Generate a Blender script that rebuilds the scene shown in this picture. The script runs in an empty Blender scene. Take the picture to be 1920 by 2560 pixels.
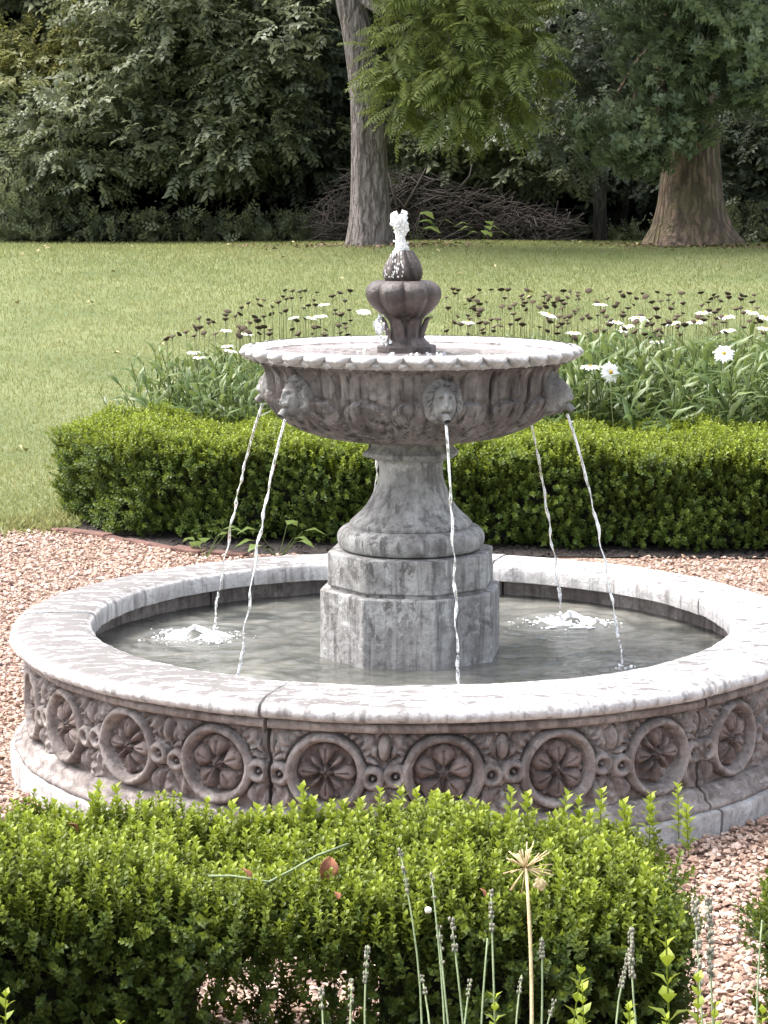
import bpy, math, random
import numpy as np
from mathutils import Vector, Matrix, Euler
random.seed(7); rng = np.random.default_rng(7)
R = math.radians
scene = bpy.context.scene
COL = scene.collection

# ------------------------------------------------------------------ camera
CAM_D, CAM_H, FPX, PITCH, YAW = 6.134, 1.60, 5328.0, 0.14415, 0.01276
cam_data = bpy.data.cameras.new('camera')
cam = bpy.data.objects.new('camera', cam_data); COL.objects.link(cam)
cam_data.sensor_fit = 'VERTICAL'; cam_data.sensor_height = 24.0
cam_data.lens = FPX / 2560.0 * 24.0
cam_data.clip_end = 600
cam.location = (0, -CAM_D, CAM_H)
cam.rotation_euler = (math.pi / 2 - PITCH, 0, YAW)
scene.camera = cam
CM = Euler((math.pi / 2 - PITCH, 0, YAW)).to_matrix()

# ------------------------------------------------------------------ world, sun, exposure
SUN_EL, SUN_AZ = R(60), R(-72)          # azimuth measured from +y (away from the camera) towards +x
w = bpy.data.worlds.new('World'); scene.world = w; w.use_nodes = True
nt = w.node_tree; nt.nodes.clear()
wo = nt.nodes.new('ShaderNodeOutputWorld'); bg = nt.nodes.new('ShaderNodeBackground'); sk = nt.nodes.new('ShaderNodeTexSky')
sk.sky_type = 'NISHITA'; sk.sun_disc = False; sk.sun_elevation = SUN_EL; sk.sun_rotation = SUN_AZ
sk.air_density = 1.0; sk.dust_density = 6.0; sk.ozone_density = 0.6; sk.altitude = 100
bg.inputs[1].default_value = 0.15
hs = nt.nodes.new('ShaderNodeHueSaturation'); hs.inputs['Saturation'].default_value = .45      # overcast: a greyer sky
nt.links.new(sk.outputs[0], hs.inputs['Color']); nt.links.new(hs.outputs[0], bg.inputs[0]); nt.links.new(bg.outputs[0], wo.inputs[0])
sd = bpy.data.lights.new('sun', 'SUN'); sd.energy = 1.1; sd.angle = R(24); sd.color = (1.0, 0.97, 0.93)
sun = bpy.data.objects.new('sun', sd); COL.objects.link(sun)
sv = Vector((math.cos(SUN_EL) * math.sin(SUN_AZ), math.cos(SUN_EL) * math.cos(SUN_AZ), math.sin(SUN_EL)))
sun.rotation_euler = (-sv).to_track_quat('-Z', 'Y').to_euler()
sun.location = (-8, 4, 14)
scene.view_settings.view_transform = 'Standard'; scene.view_settings.look = 'None'
scene.view_settings.exposure = 1.86; scene.view_settings.gamma = 1.0
scene.view_settings.use_curve_mapping = False
scene.render.engine = 'CYCLES'
scene.render.resolution_x = 768; scene.render.resolution_y = 1024

# ------------------------------------------------------------------ helpers
def ray(px, py):
    return CM @ Vector(((px - 960) / FPX, -(py - 1280) / FPX, -1.0))
def at(px, py, d):
    """point seen at photo pixel px, py, d metres ahead of the camera (measured along the ground)"""
    r = ray(px, py); k = d / r.y
    return Vector((r.x * k, r.y * k - CAM_D, r.z * k + CAM_H))
def on(px, py, z):
    r = ray(px, py); k = (z - CAM_H) / r.z
    return Vector((r.x * k, r.y * k - CAM_D, z))
def sstep(a, b, x):
    t = np.clip((x - a) / (b - a), 0, 1); return t * t * (3 - 2 * t)
def terrain(x, y):
    d = np.asarray(y, float) + CAM_D
    z = 0.95 * sstep(13.0, 32.0, d)
    x = np.asarray(x, float)
    return z + 0.03 * np.sin(x * .55 + 1) * np.sin(d * .42) * sstep(12, 18, d)

def mk(name, V, F, mat, parent=None, smooth=True, attrs=None):
    me = bpy.data.meshes.new(name)
    V = np.asarray(V, np.float32)
    if isinstance(F, np.ndarray):
        n, k = F.shape
        me.vertices.add(len(V)); me.vertices.foreach_set('co', V.ravel())
        me.loops.add(n * k); me.loops.foreach_set('vertex_index', F.astype(np.int32).ravel())
        me.polygons.add(n); me.polygons.foreach_set('loop_start', np.arange(0, n * k, k, dtype=np.int32))
        me.update(calc_edges=True)
    else:
        me.from_pydata([tuple(map(float, v)) for v in V], [], F)
    if attrs:
        for k_, a in attrs.items():
            at_ = me.attributes.new(k_, 'FLOAT', 'POINT'); at_.data.foreach_set('value', np.asarray(a, np.float32))
    me.polygons.foreach_set('use_smooth', np.full(len(me.polygons), bool(smooth)))
    if mat: me.materials.append(mat)
    me.validate(); me.update()
    o = bpy.data.objects.new(name, me); COL.objects.link(o)
    if parent: o.parent = parent
    return o
def tag(o, label=None, cat=None, group=None, kind=None):
    if label: o['label'] = label
    if cat: o['category'] = cat
    if group: o['group'] = group
    if kind: o['kind'] = kind
    return o
def empty(name, label, cat, loc=(0, 0, 0), rz=0, group=None):
    o = bpy.data.objects.new(name, None); COL.objects.link(o)
    o.location = loc; o.rotation_euler = (0, 0, rz); o.empty_display_size = .1
    return tag(o, label, cat, group)
def copy_part(o, parent, loc=None, rot=None, scale=None):
    c = o.copy(); COL.objects.link(c); c.parent = parent
    if loc is not None: c.location = loc
    if rot is not None: c.rotation_euler = rot
    if scale is not None: c.scale = scale
    return c
def copy_thing(o, loc, rz=0, label=None, scale=None):
    c = o.copy(); COL.objects.link(c); c.location = loc; c.rotation_euler = (0, 0, rz)
    if scale: c.scale = scale
    if label: c['label'] = label
    for ch in list(o.children):
        d = ch.copy(); COL.objects.link(d); d.parent = c
        for g in list(ch.children):
            e = g.copy(); COL.objects.link(e); e.parent = d
    return c
def merge(parts):
    Vs, Fs, n = [], [], 0
    for V, F in parts:
        V = np.asarray(V, float).reshape(-1, 3); Vs.append(V)
        Fs += [tuple(i + n for i in f) for f in F]; n += len(V)
    return np.concatenate(Vs), Fs
def grid_faces(nu, nv, wrap_u=False, wrap_v=False):
    F = []
    for i in range(nu if wrap_u else nu - 1):
        for j in range(nv if wrap_v else nv - 1):
            a = i * nv + j; b = ((i + 1) % nu) * nv + j
            c = ((i + 1) % nu) * nv + (j + 1) % nv; d = i * nv + (j + 1) % nv
            F.append((a, b, c, d))
    return F
def lathe(prof, n=96, rmod=None):
    """open profile (r, z) from the bottom upwards, outward facing"""
    th = np.linspace(0, 2 * np.pi, n, endpoint=False)
    p = np.asarray(prof, float)
    r = np.repeat(p[None, :, 0], n, 0); z = np.repeat(p[None, :, 1], n, 0)
    if rmod is not None: r = rmod(th[:, None], r, z)
    V = np.stack([r * np.cos(th)[:, None], r * np.sin(th)[:, None], z], -1).reshape(-1, 3)
    return V, grid_faces(n, len(p), wrap_u=True)
def smooth_prof(pts, k=6):
    """Catmull-Rom through profile points"""
    P = np.asarray(pts, float); out = []
    Q = np.vstack([2 * P[0] - P[1], P, 2 * P[-1] - P[-2]])
    for i in range(1, len(Q) - 2):
        for t in np.linspace(0, 1, k, endpoint=False):
            a, b, c, d = Q[i - 1], Q[i], Q[i + 1], Q[i + 2]
            out.append(.5 * (2 * b + (c - a) * t + (2 * a - 5 * b + 4 * c - d) * t * t + (3 * b - a - 3 * c + d) * t ** 3))
    out.append(P[-1]); return np.array(out)
def az_xy(az, r):
    """azimuth from the viewer's side (-y) towards +x"""
    return r * np.sin(az), -r * np.cos(az)
def sweep(prof, a0, a1, n, dr=None):
    """closed profile loop (r, z), counter-clockwise seen with r to the right, swept over azimuth a0..a1, with end caps"""
    A = np.linspace(a0, a1, n); p = np.asarray(prof, float); m = len(p)
    r = np.repeat(p[None, :, 0], n, 0); z = np.repeat(p[None, :, 1], n, 0)
    if dr is not None: r = r + dr(A[:, None], np.arange(m)[None, :], z)
    x, y = az_xy(A[:, None], r)
    V = np.stack([x, y, z], -1).reshape(-1, 3)
    F = [tuple(f) for f in grid_faces(n, m, wrap_v=True)]
    F.append(tuple(range(m - 1, -1, -1))); F.append(tuple((n - 1) * m + i for i in range(m)))
    return V, F
def tube(pts, rad, sides=5, cap=True):
    P = np.asarray(pts, float); n = len(P); rad = np.broadcast_to(np.asarray(rad, float), (n,))
    T = np.gradient(P, axis=0); T /= np.linalg.norm(T, axis=1)[:, None] + 1e-9
    ref = np.array([0, 0, 1.0]) if abs(T[0][2]) < .9 else np.array([1.0, 0, 0])
    a = np.cross(T, ref); a /= np.linalg.norm(a, axis=1)[:, None] + 1e-9; b = np.cross(T, a)
    th = np.linspace(0, 2 * np.pi, sides, endpoint=False)
    V = P[:, None] + rad[:, None, None] * (np.cos(th)[None, :, None] * a[:, None] + np.sin(th)[None, :, None] * b[:, None])
    F = grid_faces(n, sides, wrap_v=True)
    if cap: F += [tuple(range(sides)), tuple((n - 1) * sides + i for i in range(sides - 1, -1, -1))]
    return V.reshape(-1, 3), F
def tris(F):
    out = []
    for f in F:
        for i in range(1, len(f) - 1): out.append((f[0], f[i], f[i + 1]))
    return np.array(out, np.int32)
def ico(sub=0):
    t = (1 + 5 ** .5) / 2
    V = np.array([(-1, t, 0), (1, t, 0), (-1, -t, 0), (1, -t, 0), (0, -1, t), (0, 1, t), (0, -1, -t), (0, 1, -t), (t, 0, -1), (t, 0, 1), (-t, 0, -1), (-t, 0, 1)], float)
    F = [(0, 11, 5), (0, 5, 1), (0, 1, 7), (0, 7, 10), (0, 10, 11), (1, 5, 9), (5, 11, 4), (11, 10, 2), (10, 7, 6), (7, 1, 8), (3, 9, 4), (3, 4, 2), (3, 2, 6), (3, 6, 8), (3, 8, 9), (4, 9, 5), (2, 4, 11), (6, 2, 10), (8, 6, 7), (9, 8, 1)]
    V /= np.linalg.norm(V[0])
    for _ in range(sub):
        V = list(map(tuple, V)); cache = {}; G = []
        def mid(a, b):
            k = (min(a, b), max(a, b))
            if k not in cache:
                m = np.array(V[a]) + np.array(V[b]); m /= np.linalg.norm(m); V.append(tuple(m)); cache[k] = len(V) - 1
            return cache[k]
        for a, b, c in F:
            ab, bc, ca = mid(a, b), mid(b, c), mid(c, a); G += [(a, ab, ca), (b, bc, ab), (c, ca, bc), (ab, bc, ca)]
        F = G; V = np.array(V)
    return np.array(V), np.array(F, np.int32)
def rotmats(dirs, roll):
    """matrices whose local z goes along dirs, rolled about it"""
    Z = dirs / (np.linalg.norm(dirs, axis=1)[:, None] + 1e-9)
    ref = np.where(np.abs(Z[:, 2:3]) < .95, np.array([[0, 0, 1.0]]), np.array([[1.0, 0, 0]]))
    X = np.cross(ref, Z); X /= np.linalg.norm(X, axis=1)[:, None] + 1e-9; Y = np.cross(Z, X)
    c, s = np.cos(roll)[:, None], np.sin(roll)[:, None]
    X2 = c * X + s * Y; Y2 = -s * X + c * Y
    return np.stack([X2, Y2, Z], -1)
def bake(name, variants, pos, M, scale, mat, parent=None, extra=None, smooth=True):
    """variants: list of (V, F tris, A float per vertex). One real mesh out of many placed pieces."""
    pos = np.asarray(pos, float); n = len(pos); scale = np.broadcast_to(np.asarray(scale, float), (n,))
    which = rng.integers(0, len(variants), n)
    rnd = rng.random(n); ex = np.zeros(n) if extra is None else np.asarray(extra, float)
    Vs, Fs, As, Rs, Es, off = [], [], [], [], [], 0
    for k, (V, F, A) in enumerate(variants):
        i = np.nonzero(which == k)[0]
        if not len(i): continue
        W = np.einsum('nab,vb->nva', M[i], V) * scale[i, None, None] + pos[i, None]
        Vs.append(W.reshape(-1, 3))
        Fs.append((F[None] + (np.arange(len(i)) * len(V))[:, None, None]).reshape(-1, 3) + off)
        As.append(np.tile(A, len(i))); Rs.append(np.repeat(rnd[i], len(V))); Es.append(np.repeat(ex[i], len(V)))
        off += len(i) * len(V)
    return mk(name, np.concatenate(Vs), np.concatenate(Fs), mat, parent, smooth,
              {'part': np.concatenate(As), 'rnd': np.concatenate(Rs), 'ext': np.concatenate(Es)})

# ------------------------------------------------------------------ materials
class NT:
    def __init__(s, name):
        s.m = bpy.data.materials.new(name); s.m.use_nodes = True; s.t = s.m.node_tree; s.t.nodes.clear()
        s.out = s.t.nodes.new('ShaderNodeOutputMaterial')
    def n(s, typ, ins=None, **kw):
        nd = s.t.nodes.new('ShaderNode' + typ)
        for k, v in kw.items(): setattr(nd, k, v)
        for k, v in (ins or {}).items():
            if isinstance(v, bpy.types.NodeSocket): s.t.links.new(v, nd.inputs[k])
            else: nd.inputs[k].default_value = v
        return nd
    def coord(s, scale=(1, 1, 1), loc=(0, 0, 0), rot=(0, 0, 0)):
        tc = s.n('TexCoord'); return s.n('Mapping', {'Vector': tc.outputs['Object'], 'Scale': scale, 'Location': loc, 'Rotation': rot}).outputs[0]
    def noise(s, vec, scale, detail=4, rough=.55, dist=0):
        return s.n('TexNoise', {'Vector': vec, 'Scale': scale, 'Detail': detail, 'Roughness': rough, 'Distortion': dist}).outputs[0]
    def ramp(s, f, stops):
        r = s.n('ValToRGB', {'Fac': f}); e = r.color_ramp.elements
        while len(e) < len(stops): e.new(.5)
        for k, (p, c) in zip(e, stops):
            k.position = p; k.color = (c, c, c, 1) if isinstance(c, (int, float)) else (*c, 1)
        return r.outputs[0]
    def mix(s, f, a, b, typ='MIX'):
        nd = s.n('Mix', data_type='RGBA', blend_type=typ)
        for i, v in ((0, f), (6, a), (7, b)):
            if isinstance(v, bpy.types.NodeSocket): s.t.links.new(v, nd.inputs[i])
            else: nd.inputs[i].default_value = v if i == 0 else (*v, 1)
        return nd.outputs[2]
    def math(s, op, a, b=0.0):
        nd = s.n('Math', operation=op)
        for i, v in ((0, a), (1, b)):
            if isinstance(v, bpy.types.NodeSocket): s.t.links.new(v, nd.inputs[i])
            else: nd.inputs[i].default_value = v
        return nd.outputs[0]
    def attr(s, name): return s.n('Attribute', attribute_name=name).outputs['Fac']
    def bump(s, h, strength=.4, dist=.01, normal=None):
        ins = {'Height': h, 'Strength': strength, 'Distance': dist}
        if normal is not None: ins['Normal'] = normal
        return s.n('Bump', ins).outputs[0]
    def surf(s, sock): s.t.links.new(sock, s.out.inputs[0]); return s.m
    def bsdf(s, col, rough=.8, normal=None, **ins):
        d = {'Base Color': col if isinstance(col, bpy.types.NodeSocket) else (*col, 1), 'Roughness': rough}
        if normal is not None: d['Normal'] = normal
        d.update(ins)
        return s.n('BsdfPrincipled', d).outputs[0]

def stone_mat(name, light, mid, dark, spots=.5, streak=0., top_flakes=False, wet=0., seed=0.0):
    t = NT(name); c = t.coord(loc=(seed, seed * .7, seed * .3))
    big = t.noise(c, 5, 6, .65, .4)
    col = t.mix(t.ramp(big, [(.42, 0), (.58, 1)]), mid, light)
    fine = t.noise(c, 45, 5, .7)
    col = t.mix(t.ramp(fine, [(.30, .55), (.55, 0)]), col, dark)
    sp = t.noise(t.coord(scale=(1, 1, .6), loc=(seed, 1, 2)), 34, 5, .68, .7)
    area = t.ramp(t.noise(c, 3.2, 3, .6), [(.40, .15), (.60, 1)])
    col = t.mix(t.math('MULTIPLY', t.math('MULTIPLY', t.ramp(sp, [(.53, 0), (.58, 1)]), area), spots), col, dark)
    lich = t.noise(t.coord(loc=(seed + 4, 2, 7)), 11, 6, .72, .3)
    col = t.mix(t.math('MULTIPLY', t.ramp(lich, [(.57, 0), (.62, 1)]), .6), col, tuple(min(.72, 1.25 * v + .03) for v in light))
    if streak:
        st = t.noise(t.coord(scale=(38, 38, 3.0)), 1.0, 4, .6)
        col = t.mix(t.math('MULTIPLY', t.ramp(st, [(.50, 0), (.64, 1)]), streak), col, tuple(.6 * v for v in dark))
        st2 = t.noise(t.coord(scale=(26, 26, 1.6), loc=(3, 5, 1)), 1.0, 3, .6)
        col = t.mix(t.math('MULTIPLY', t.ramp(st2, [(.56, 0), (.66, 1)]), streak * .7), col, tuple(min(.7, 1.2 * v) for v in light))
    if top_flakes:
        g = t.n('SeparateXYZ', {'Vector': t.n('TexCoord').outputs['Object']})
        side = t.n('MapRange', {'Value': g.outputs[0], 'From Min': .25, 'From Max': -.65}).outputs[0]
        fl = t.noise(t.coord(scale=(13, 34, 10)), 1.0, 5, .66, .8)
        thr = t.math('ADD', fl, t.math('MULTIPLY', side, .12))
        up = t.n('MapRange', {'Value': t.n('SeparateXYZ', {'Vector': t.n('NewGeometry').outputs['Normal']}).outputs[2], 'From Min': .75, 'From Max': .95}).outputs[0]
        col = t.mix(t.math('MULTIPLY', t.math('MULTIPLY', t.ramp(thr, [(.548, 0), (.572, 1)]), up), .92), col, (.125, .115, .112))
    h = t.math('ADD', t.math('MULTIPLY', t.noise(c, 70, 5, .75), .8), t.math('MULTIPLY', t.noise(c, 20, 5, .65), 1.0))
    nrm = t.bump(h, .7, .009)
    return t.surf(t.bsdf(col, .85 - .55 * wet, nrm))
def leaf_mat(name, dark, mid, tip, trans=.35, rough=.42, spread=.5):
    """colour by the piece's own random value (rnd), its age (part: 0 old leaf, 1 new growth) and its plant's tone (ext)"""
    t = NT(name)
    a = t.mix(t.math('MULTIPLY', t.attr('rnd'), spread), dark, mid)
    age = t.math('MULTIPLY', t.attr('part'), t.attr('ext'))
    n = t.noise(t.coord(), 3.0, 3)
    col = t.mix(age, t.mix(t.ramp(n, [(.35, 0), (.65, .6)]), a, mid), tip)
    p = t.bsdf(col, rough, **{'Specular IOR Level': .3})
    tr = t.n('BsdfTranslucent', {'Color': t.mix(.5, col, tuple(min(1, v * 1.4) for v in tip))}).outputs[0]
    return t.surf(t.n('MixShader', {0: trans, 1: p, 2: tr}).outputs[0])
def plain(name, col, rough=.7, var=.3, scale=20, bump=.3, bd=.005, **ins):
    t = NT(name); c = t.coord(); n = t.noise(c, scale, 5, .6)
    k = t.mix(t.ramp(n, [(.3, 0), (.7, 1)]), tuple(v * (1 - var) for v in col), tuple(min(1, v * (1 + var)) for v in col))
    return t.surf(t.bsdf(k, rough, t.bump(t.noise(c, scale * 4, 4), bump, bd), **ins))

M_coping = stone_mat('bleached_coping_stone', (.62, .61, .61), (.50, .485, .48), (.20, .18, .175), .15, .65, True)
M_wall = stone_mat('carved_wall_stone', (.36, .325, .308), (.205, .175, .165), (.085, .068, .062), .45, .45, seed=2.)
M_rosette = stone_mat('brown_rosette_stone', (.225, .18, .165), (.125, .097, .088), (.055, .041, .037), .4, 0, seed=4.)
M_plinth = stone_mat('plinth_stone', (.50, .49, .49), (.37, .355, .35), (.16, .14, .135), .4, .35, seed=5.)
M_ped = stone_mat('pedestal_stone', (.42, .415, .405), (.27, .262, .255), (.070, .062, .058), .85, .55, seed=7.)
M_bowl = stone_mat('bowl_stone', (.235, .212, .203), (.125, .107, .101), (.048, .038, .035), .5, .95, seed=9.)
M_lip = stone_mat('bowl_lip_stone', (.60, .59, .59), (.46, .45, .44), (.18, .16, .155), .35, .4, seed=11.)
M_lion = stone_mat('lion_stone', (.34, .34, .33), (.19, .18, .172), (.07, .06, .056), .5, .5, seed=13.)
M_finial = stone_mat('wet_finial_stone', (.11, .085, .076), (.048, .036, .032), (.020, .015, .013), .5, .5, wet=.8, seed=15.)

def water_mat(name, deep, shallow, rough):
    t = NT(name); c = t.coord(scale=(1, 1.7, 1))
    n = t.noise(c, 3.5, 5, .6, 1.0)
    col = t.mix(t.ramp(n, [(.35, 0), (.68, 1)]), deep, shallow)
    h = t.math('ADD', t.noise(c, 22, 4, .6, .8), t.math('MULTIPLY', t.noise(c, 60, 3, .6), .35))
    return t.surf(t.bsdf(col, rough, t.bump(h, .22, .012), IOR=1.33, **{'Specular IOR Level': .5}))
M_water = water_mat('murky_pool_water', (.055, .058, .053), (.195, .192, .172), .03)
M_bwater = water_mat('bowl_water', (.20, .17, .17), (.36, .33, .33), .06)
def jet_mat():
    t = NT('falling_water')
    n = t.noise(t.coord(scale=(1, 1, .5)), 60, 3, .6)
    p = t.bsdf((.96, .97, .98), .06, IOR=1.33, **{'Transmission Weight': t.ramp(n, [(.45, .95), (.56, .08)])})
    return t.surf(p)
M_jet = jet_mat()
M_foam = plain('white_foam', (.92, .93, .93), .25, .04, 60, .5, .004, IOR=1.33, **{'Transmission Weight': .12})

M_box_front = leaf_mat('boxwood_leaf', (.016, .034, .011), (.052, .090, .018), (.27, .33, .032), .28, .5, .8)  # old leaf tones darkened, the hedge face's shade put into the colour
M_box_back = leaf_mat('boxwood_leaf_lit_tint', (.022, .048, .013), (.072, .122, .024), (.29, .35, .032), .28, .5, .8)  # lighter copy of the box leaf, sunlit look put into its colour
M_core = plain('hedge_interior_shade', (.014, .017, .009), .95, .4, 14, .6, .02)  # near-black solid core standing in for the shade inside a hedge
M_twig = plain('box_twig', (.10, .085, .05), .8)
M_daisy_leaf = leaf_mat('daisy_leaf', (.042, .080, .020), (.098, .150, .042), (.19, .24, .07), .3, .35)
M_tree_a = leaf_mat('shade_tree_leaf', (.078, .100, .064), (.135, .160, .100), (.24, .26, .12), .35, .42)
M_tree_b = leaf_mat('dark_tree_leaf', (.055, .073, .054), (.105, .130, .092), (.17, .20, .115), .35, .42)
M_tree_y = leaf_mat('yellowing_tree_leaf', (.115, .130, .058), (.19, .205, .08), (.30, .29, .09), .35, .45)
M_walnut = leaf_mat('walnut_leaflet', (.072, .108, .036), (.130, .168, .052), (.25, .285, .075), .4, .45)
M_oak = leaf_mat('oak_leaf', (.070, .105, .058), (.130, .172, .100), (.22, .27, .14), .38, .45)
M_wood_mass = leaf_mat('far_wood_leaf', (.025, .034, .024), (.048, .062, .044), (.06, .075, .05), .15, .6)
M_twigs = plain('dead_twig', (.058, .047, .042), .9, .4, 8)
M_stem = plain('flower_stem', (.17, .185, .062), .6, .3, 12)
M_seed = plain('dark_seed_head', (.050, .033, .016), .9, .4, 90)
M_petal = plain('white_petal', (.82, .82, .80), .6, .05, 60, **{})
M_eye = plain('yellow_daisy_eye', (.45, .30, .03), .8, .2, 200)
M_lav = plain('grey_lavender', (.22, .21, .165), .85, .3, 80)
M_lavstem = plain('lavender_stem', (.20, .25, .13), .7, .25, 30)
M_allium = plain('straw_allium', (.55, .43, .24), .7, .25, 50)
M_dryleaf = plain('dry_brown_leaf', (.26, .10, .045), .7, .4, 40)
M_brick = plain('edging_brick', (.135, .072, .058), .9, .35, 18, .6, .01)
M_soil = plain('dark_mulch', (.045, .035, .030), .95, .5, 30, 1.0, .03)
M_forest = plain('leaf_litter', (.020, .018, .012), .95, .4, 3, .6, .05)  # leaf litter, its colour darkened to stand in for canopy shade

def bark_mat(name, a, b, scale, moss=0.):
    t = NT(name); c0 = t.coord()
    wob_ = t.n('TexNoise', {'Vector': c0, 'Scale': 4.0, 'Detail': 4.0}).outputs['Color']
    c = t.n('Mapping', {'Vector': t.mix(.14, c0, wob_, 'ADD'), 'Scale': (scale, scale, scale * .16)}).outputs[0]
    v = t.n('TexVoronoi', {'Vector': c, 'Scale': 1.0, 'Randomness': 1.0}, feature='F1').outputs['Distance']
    v2 = t.n('TexVoronoi', {'Vector': c, 'Scale': 2.3, 'Randomness': 1.0}, feature='F1').outputs['Distance']
    n = t.noise(c0, 16, 7, .75)
    ridge = t.math('SUBTRACT', 1.15, t.math('ADD', v, t.math('MULTIPLY', v2, .35)))
    h = t.math('ADD', ridge, t.math('MULTIPLY', n, .55))
    col = t.mix(t.ramp(h, [(.55, 0), (1.05, 1)]), b, a)
    patch = t.noise(c0, 2.0, 4, .6)
    col = t.mix(t.ramp(patch, [(.42, 0), (.70, .45)]), col, tuple(.55 * v_ for v_ in a))
    if moss:
        mn = t.noise(t.coord(loc=(3, 1, 2)), 2.6, 5, .7)
        col = t.mix(t.math('MULTIPLY', t.ramp(mn, [(.48, 0), (.60, 1)]), moss), col, (.09, .095, .035))
    return t.surf(t.bsdf(col, .95, t.bump(h, 1.0, .06)))
M_bark = bark_mat('grey_furrowed_bark', (.30, .262, .25), (.105, .086, .080), 17)
M_bark2 = bark_mat('brown_mossy_bark', (.22, .155, .110), (.065, .046, .034), 13, .5)
M_bark3 = bark_mat('dark_bark', (.06, .052, .045), (.02, .017, .015), 12)

def lawn_mat():
    t = NT('lawn_soil_and_grass'); c = t.coord()
    n1 = t.noise(c, .55, 5, .6, .6); n2 = t.noise(t.coord(scale=(1, .35, 1)), 5.0, 5, .7); n3 = t.noise(c, 70, 4, .7)
    col = t.mix(t.ramp(n1, [(.38, 0), (.64, 1)]), (.115, .155, .048), (.205, .228, .088))
    col = t.mix(t.ramp(n2, [(.45, 0), (.75, .55)]), col, (.23, .22, .10))
    col = t.mix(t.ramp(n3, [(.3, .6), (.6, 0)]), col, (.045, .07, .018))
    return t.surf(t.bsdf(col, .9, t.bump(t.math('ADD', n3, n2), .8, .03)))
M_lawn = lawn_mat()
M_grass = leaf_mat('grass_blade', (.115, .158, .048), (.205, .235, .084), (.32, .31, .135), .42, .5, 1.0)
def gravel_mat(name, ground):
    t = NT(name)
    if ground:
        v = t.n('TexVoronoi', {'Vector': t.coord(), 'Scale': 75.0}); fac = t.n('SeparateColor', {0: v.outputs['Color']}).outputs[0]
    else: fac = t.attr('rnd')
    col = t.ramp(fac, [(0, (.15, .088, .065)), (.12, (.28, .178, .13)), (.4, (.40, .27, .205)), (.75, (.48, .355, .285)), (1, (.57, .48, .425))])
    if ground:
        col = t.mix(t.ramp(v.outputs['Distance'], [(.3, 0), (.62, 1)]), col, (.10, .06, .045))
        return t.surf(t.bsdf(col, .85, t.bump(v.outputs['Distance'], -1.0, .012)))
    col = t.mix(t.ramp(t.noise(t.coord(), 90, 3), [(.4, 0), (.7, .25)]), col, (.25, .16, .12))
    return t.surf(t.bsdf(col, .8))
M_gravel = gravel_mat('pink_gravel_bed', True); M_pebble = gravel_mat('pink_pebble', False)

# ------------------------------------------------------------------ ground
xs = np.concatenate([np.linspace(-150, -22, 14), np.linspace(-20, 20, 61), np.linspace(22, 150, 14)])
ys = np.concatenate([np.linspace(-40, 4, 30), np.linspace(5, 34, 100), np.linspace(36, 220, 20)])
X, Y = np.meshgrid(xs, ys, indexing='ij'); Z = terrain(X, Y)
lawn = mk('lawn', np.stack([X, Y, Z - .006], -1).reshape(-1, 3), np.array(grid_faces(len(xs), len(ys)), np.int32), M_lawn)
tag(lawn, kind='structure')
def sheet(name, poly, z, mat):
    o = mk(name, [(x, y, z) for x, y in poly], [tuple(range(len(poly)))], mat, smooth=False); return tag(o, kind='structure')
GR = [(-3.6, -7.5), (3.8, -7.5), (4.2, 3.0), (1.6, 3.42), (-.95, 3.5), (-1.45, 3.95), (-1.75, 4.25), (-2.3, 4.15), (-3.6, 3.8)]
sheet('gravel_path', GR, .000, M_gravel)
BED = [(-.95, 3.5), (1.6, 3.42), (4.2, 3.0), (4.6, 8.4), (1.0, 8.9), (-1.4, 7.6), (-1.60, 5.2), (-1.72, 4.6), (-1.75, 4.25), (-1.45, 3.95)]
sheet('mulch_bed', BED, .006, M_soil)
fx = np.linspace(-60, 60, 40); fy = np.linspace(30.6, 75, 30); X, Y = np.meshgrid(fx, fy, indexing='ij')
Zf = terrain(X, Y) + .01 + 15 * sstep(44, 66, Y) + .12 * np.sin(X * 1.7) * np.sin(Y * 1.3) * sstep(31, 33, Y)  # the rise at the back is added to keep sky light out
tag(mk('woodland_floor_and_light_block', np.stack([X, Y, Zf], -1).reshape(-1, 3), np.array(grid_faces(40, 30), np.int32), M_forest), kind='structure')

# ------------------------------------------------------------------ the fountain
ZR = 0.41                                   # height of the coping's top above the gravel
fountain = empty('stone_fountain', 'tiered cast stone fountain with carved round basin, pedestal and lion head bowl', 'fountain')
def sharp(o, deg=35):
    o.data.set_sharp_from_angle(angle=R(deg)); return o
def wob(A, z, s=1.0):
    return s * (.0016 * np.sin(A * 23 + z * 31) + .0012 * np.sin(A * 57 + z * 17 + 1) + .0008 * np.sin(A * 131 - z * 60))

cop_prof = [(1.115, .359), (1.134, .3595), (1.149, .364), (1.1575, .373), (1.158, .382), (1.152, .393), (1.137, .402), (1.115, .408), (1.06, .411), (.985, .4115), (.945, .410), (.931, .405), (.925, .396), (.9235, .375), (.925, .352), (.94, .347), (1.02, .347), (1.11, .352)]
cop_az = [-18.5, 42, 108, 163, 214, 270]
for i in range(6):
    a0, a1 = cop_az[i], cop_az[(i + 1) % 6] + (360 if i == 5 else 0)
    V, F = sweep(cop_prof, R(a0 + .22), R(a1 - .22), int((a1 - a0) * 1.6), lambda A, k, z: wob(A, z + k * .01))
    V[:, 2] += .0015 * np.sin(i * 2.3) + .001 * np.sin(V[:, 0] * 9)
    sharp(mk('coping_stone', V, F, M_coping, fountain), 50)

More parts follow.
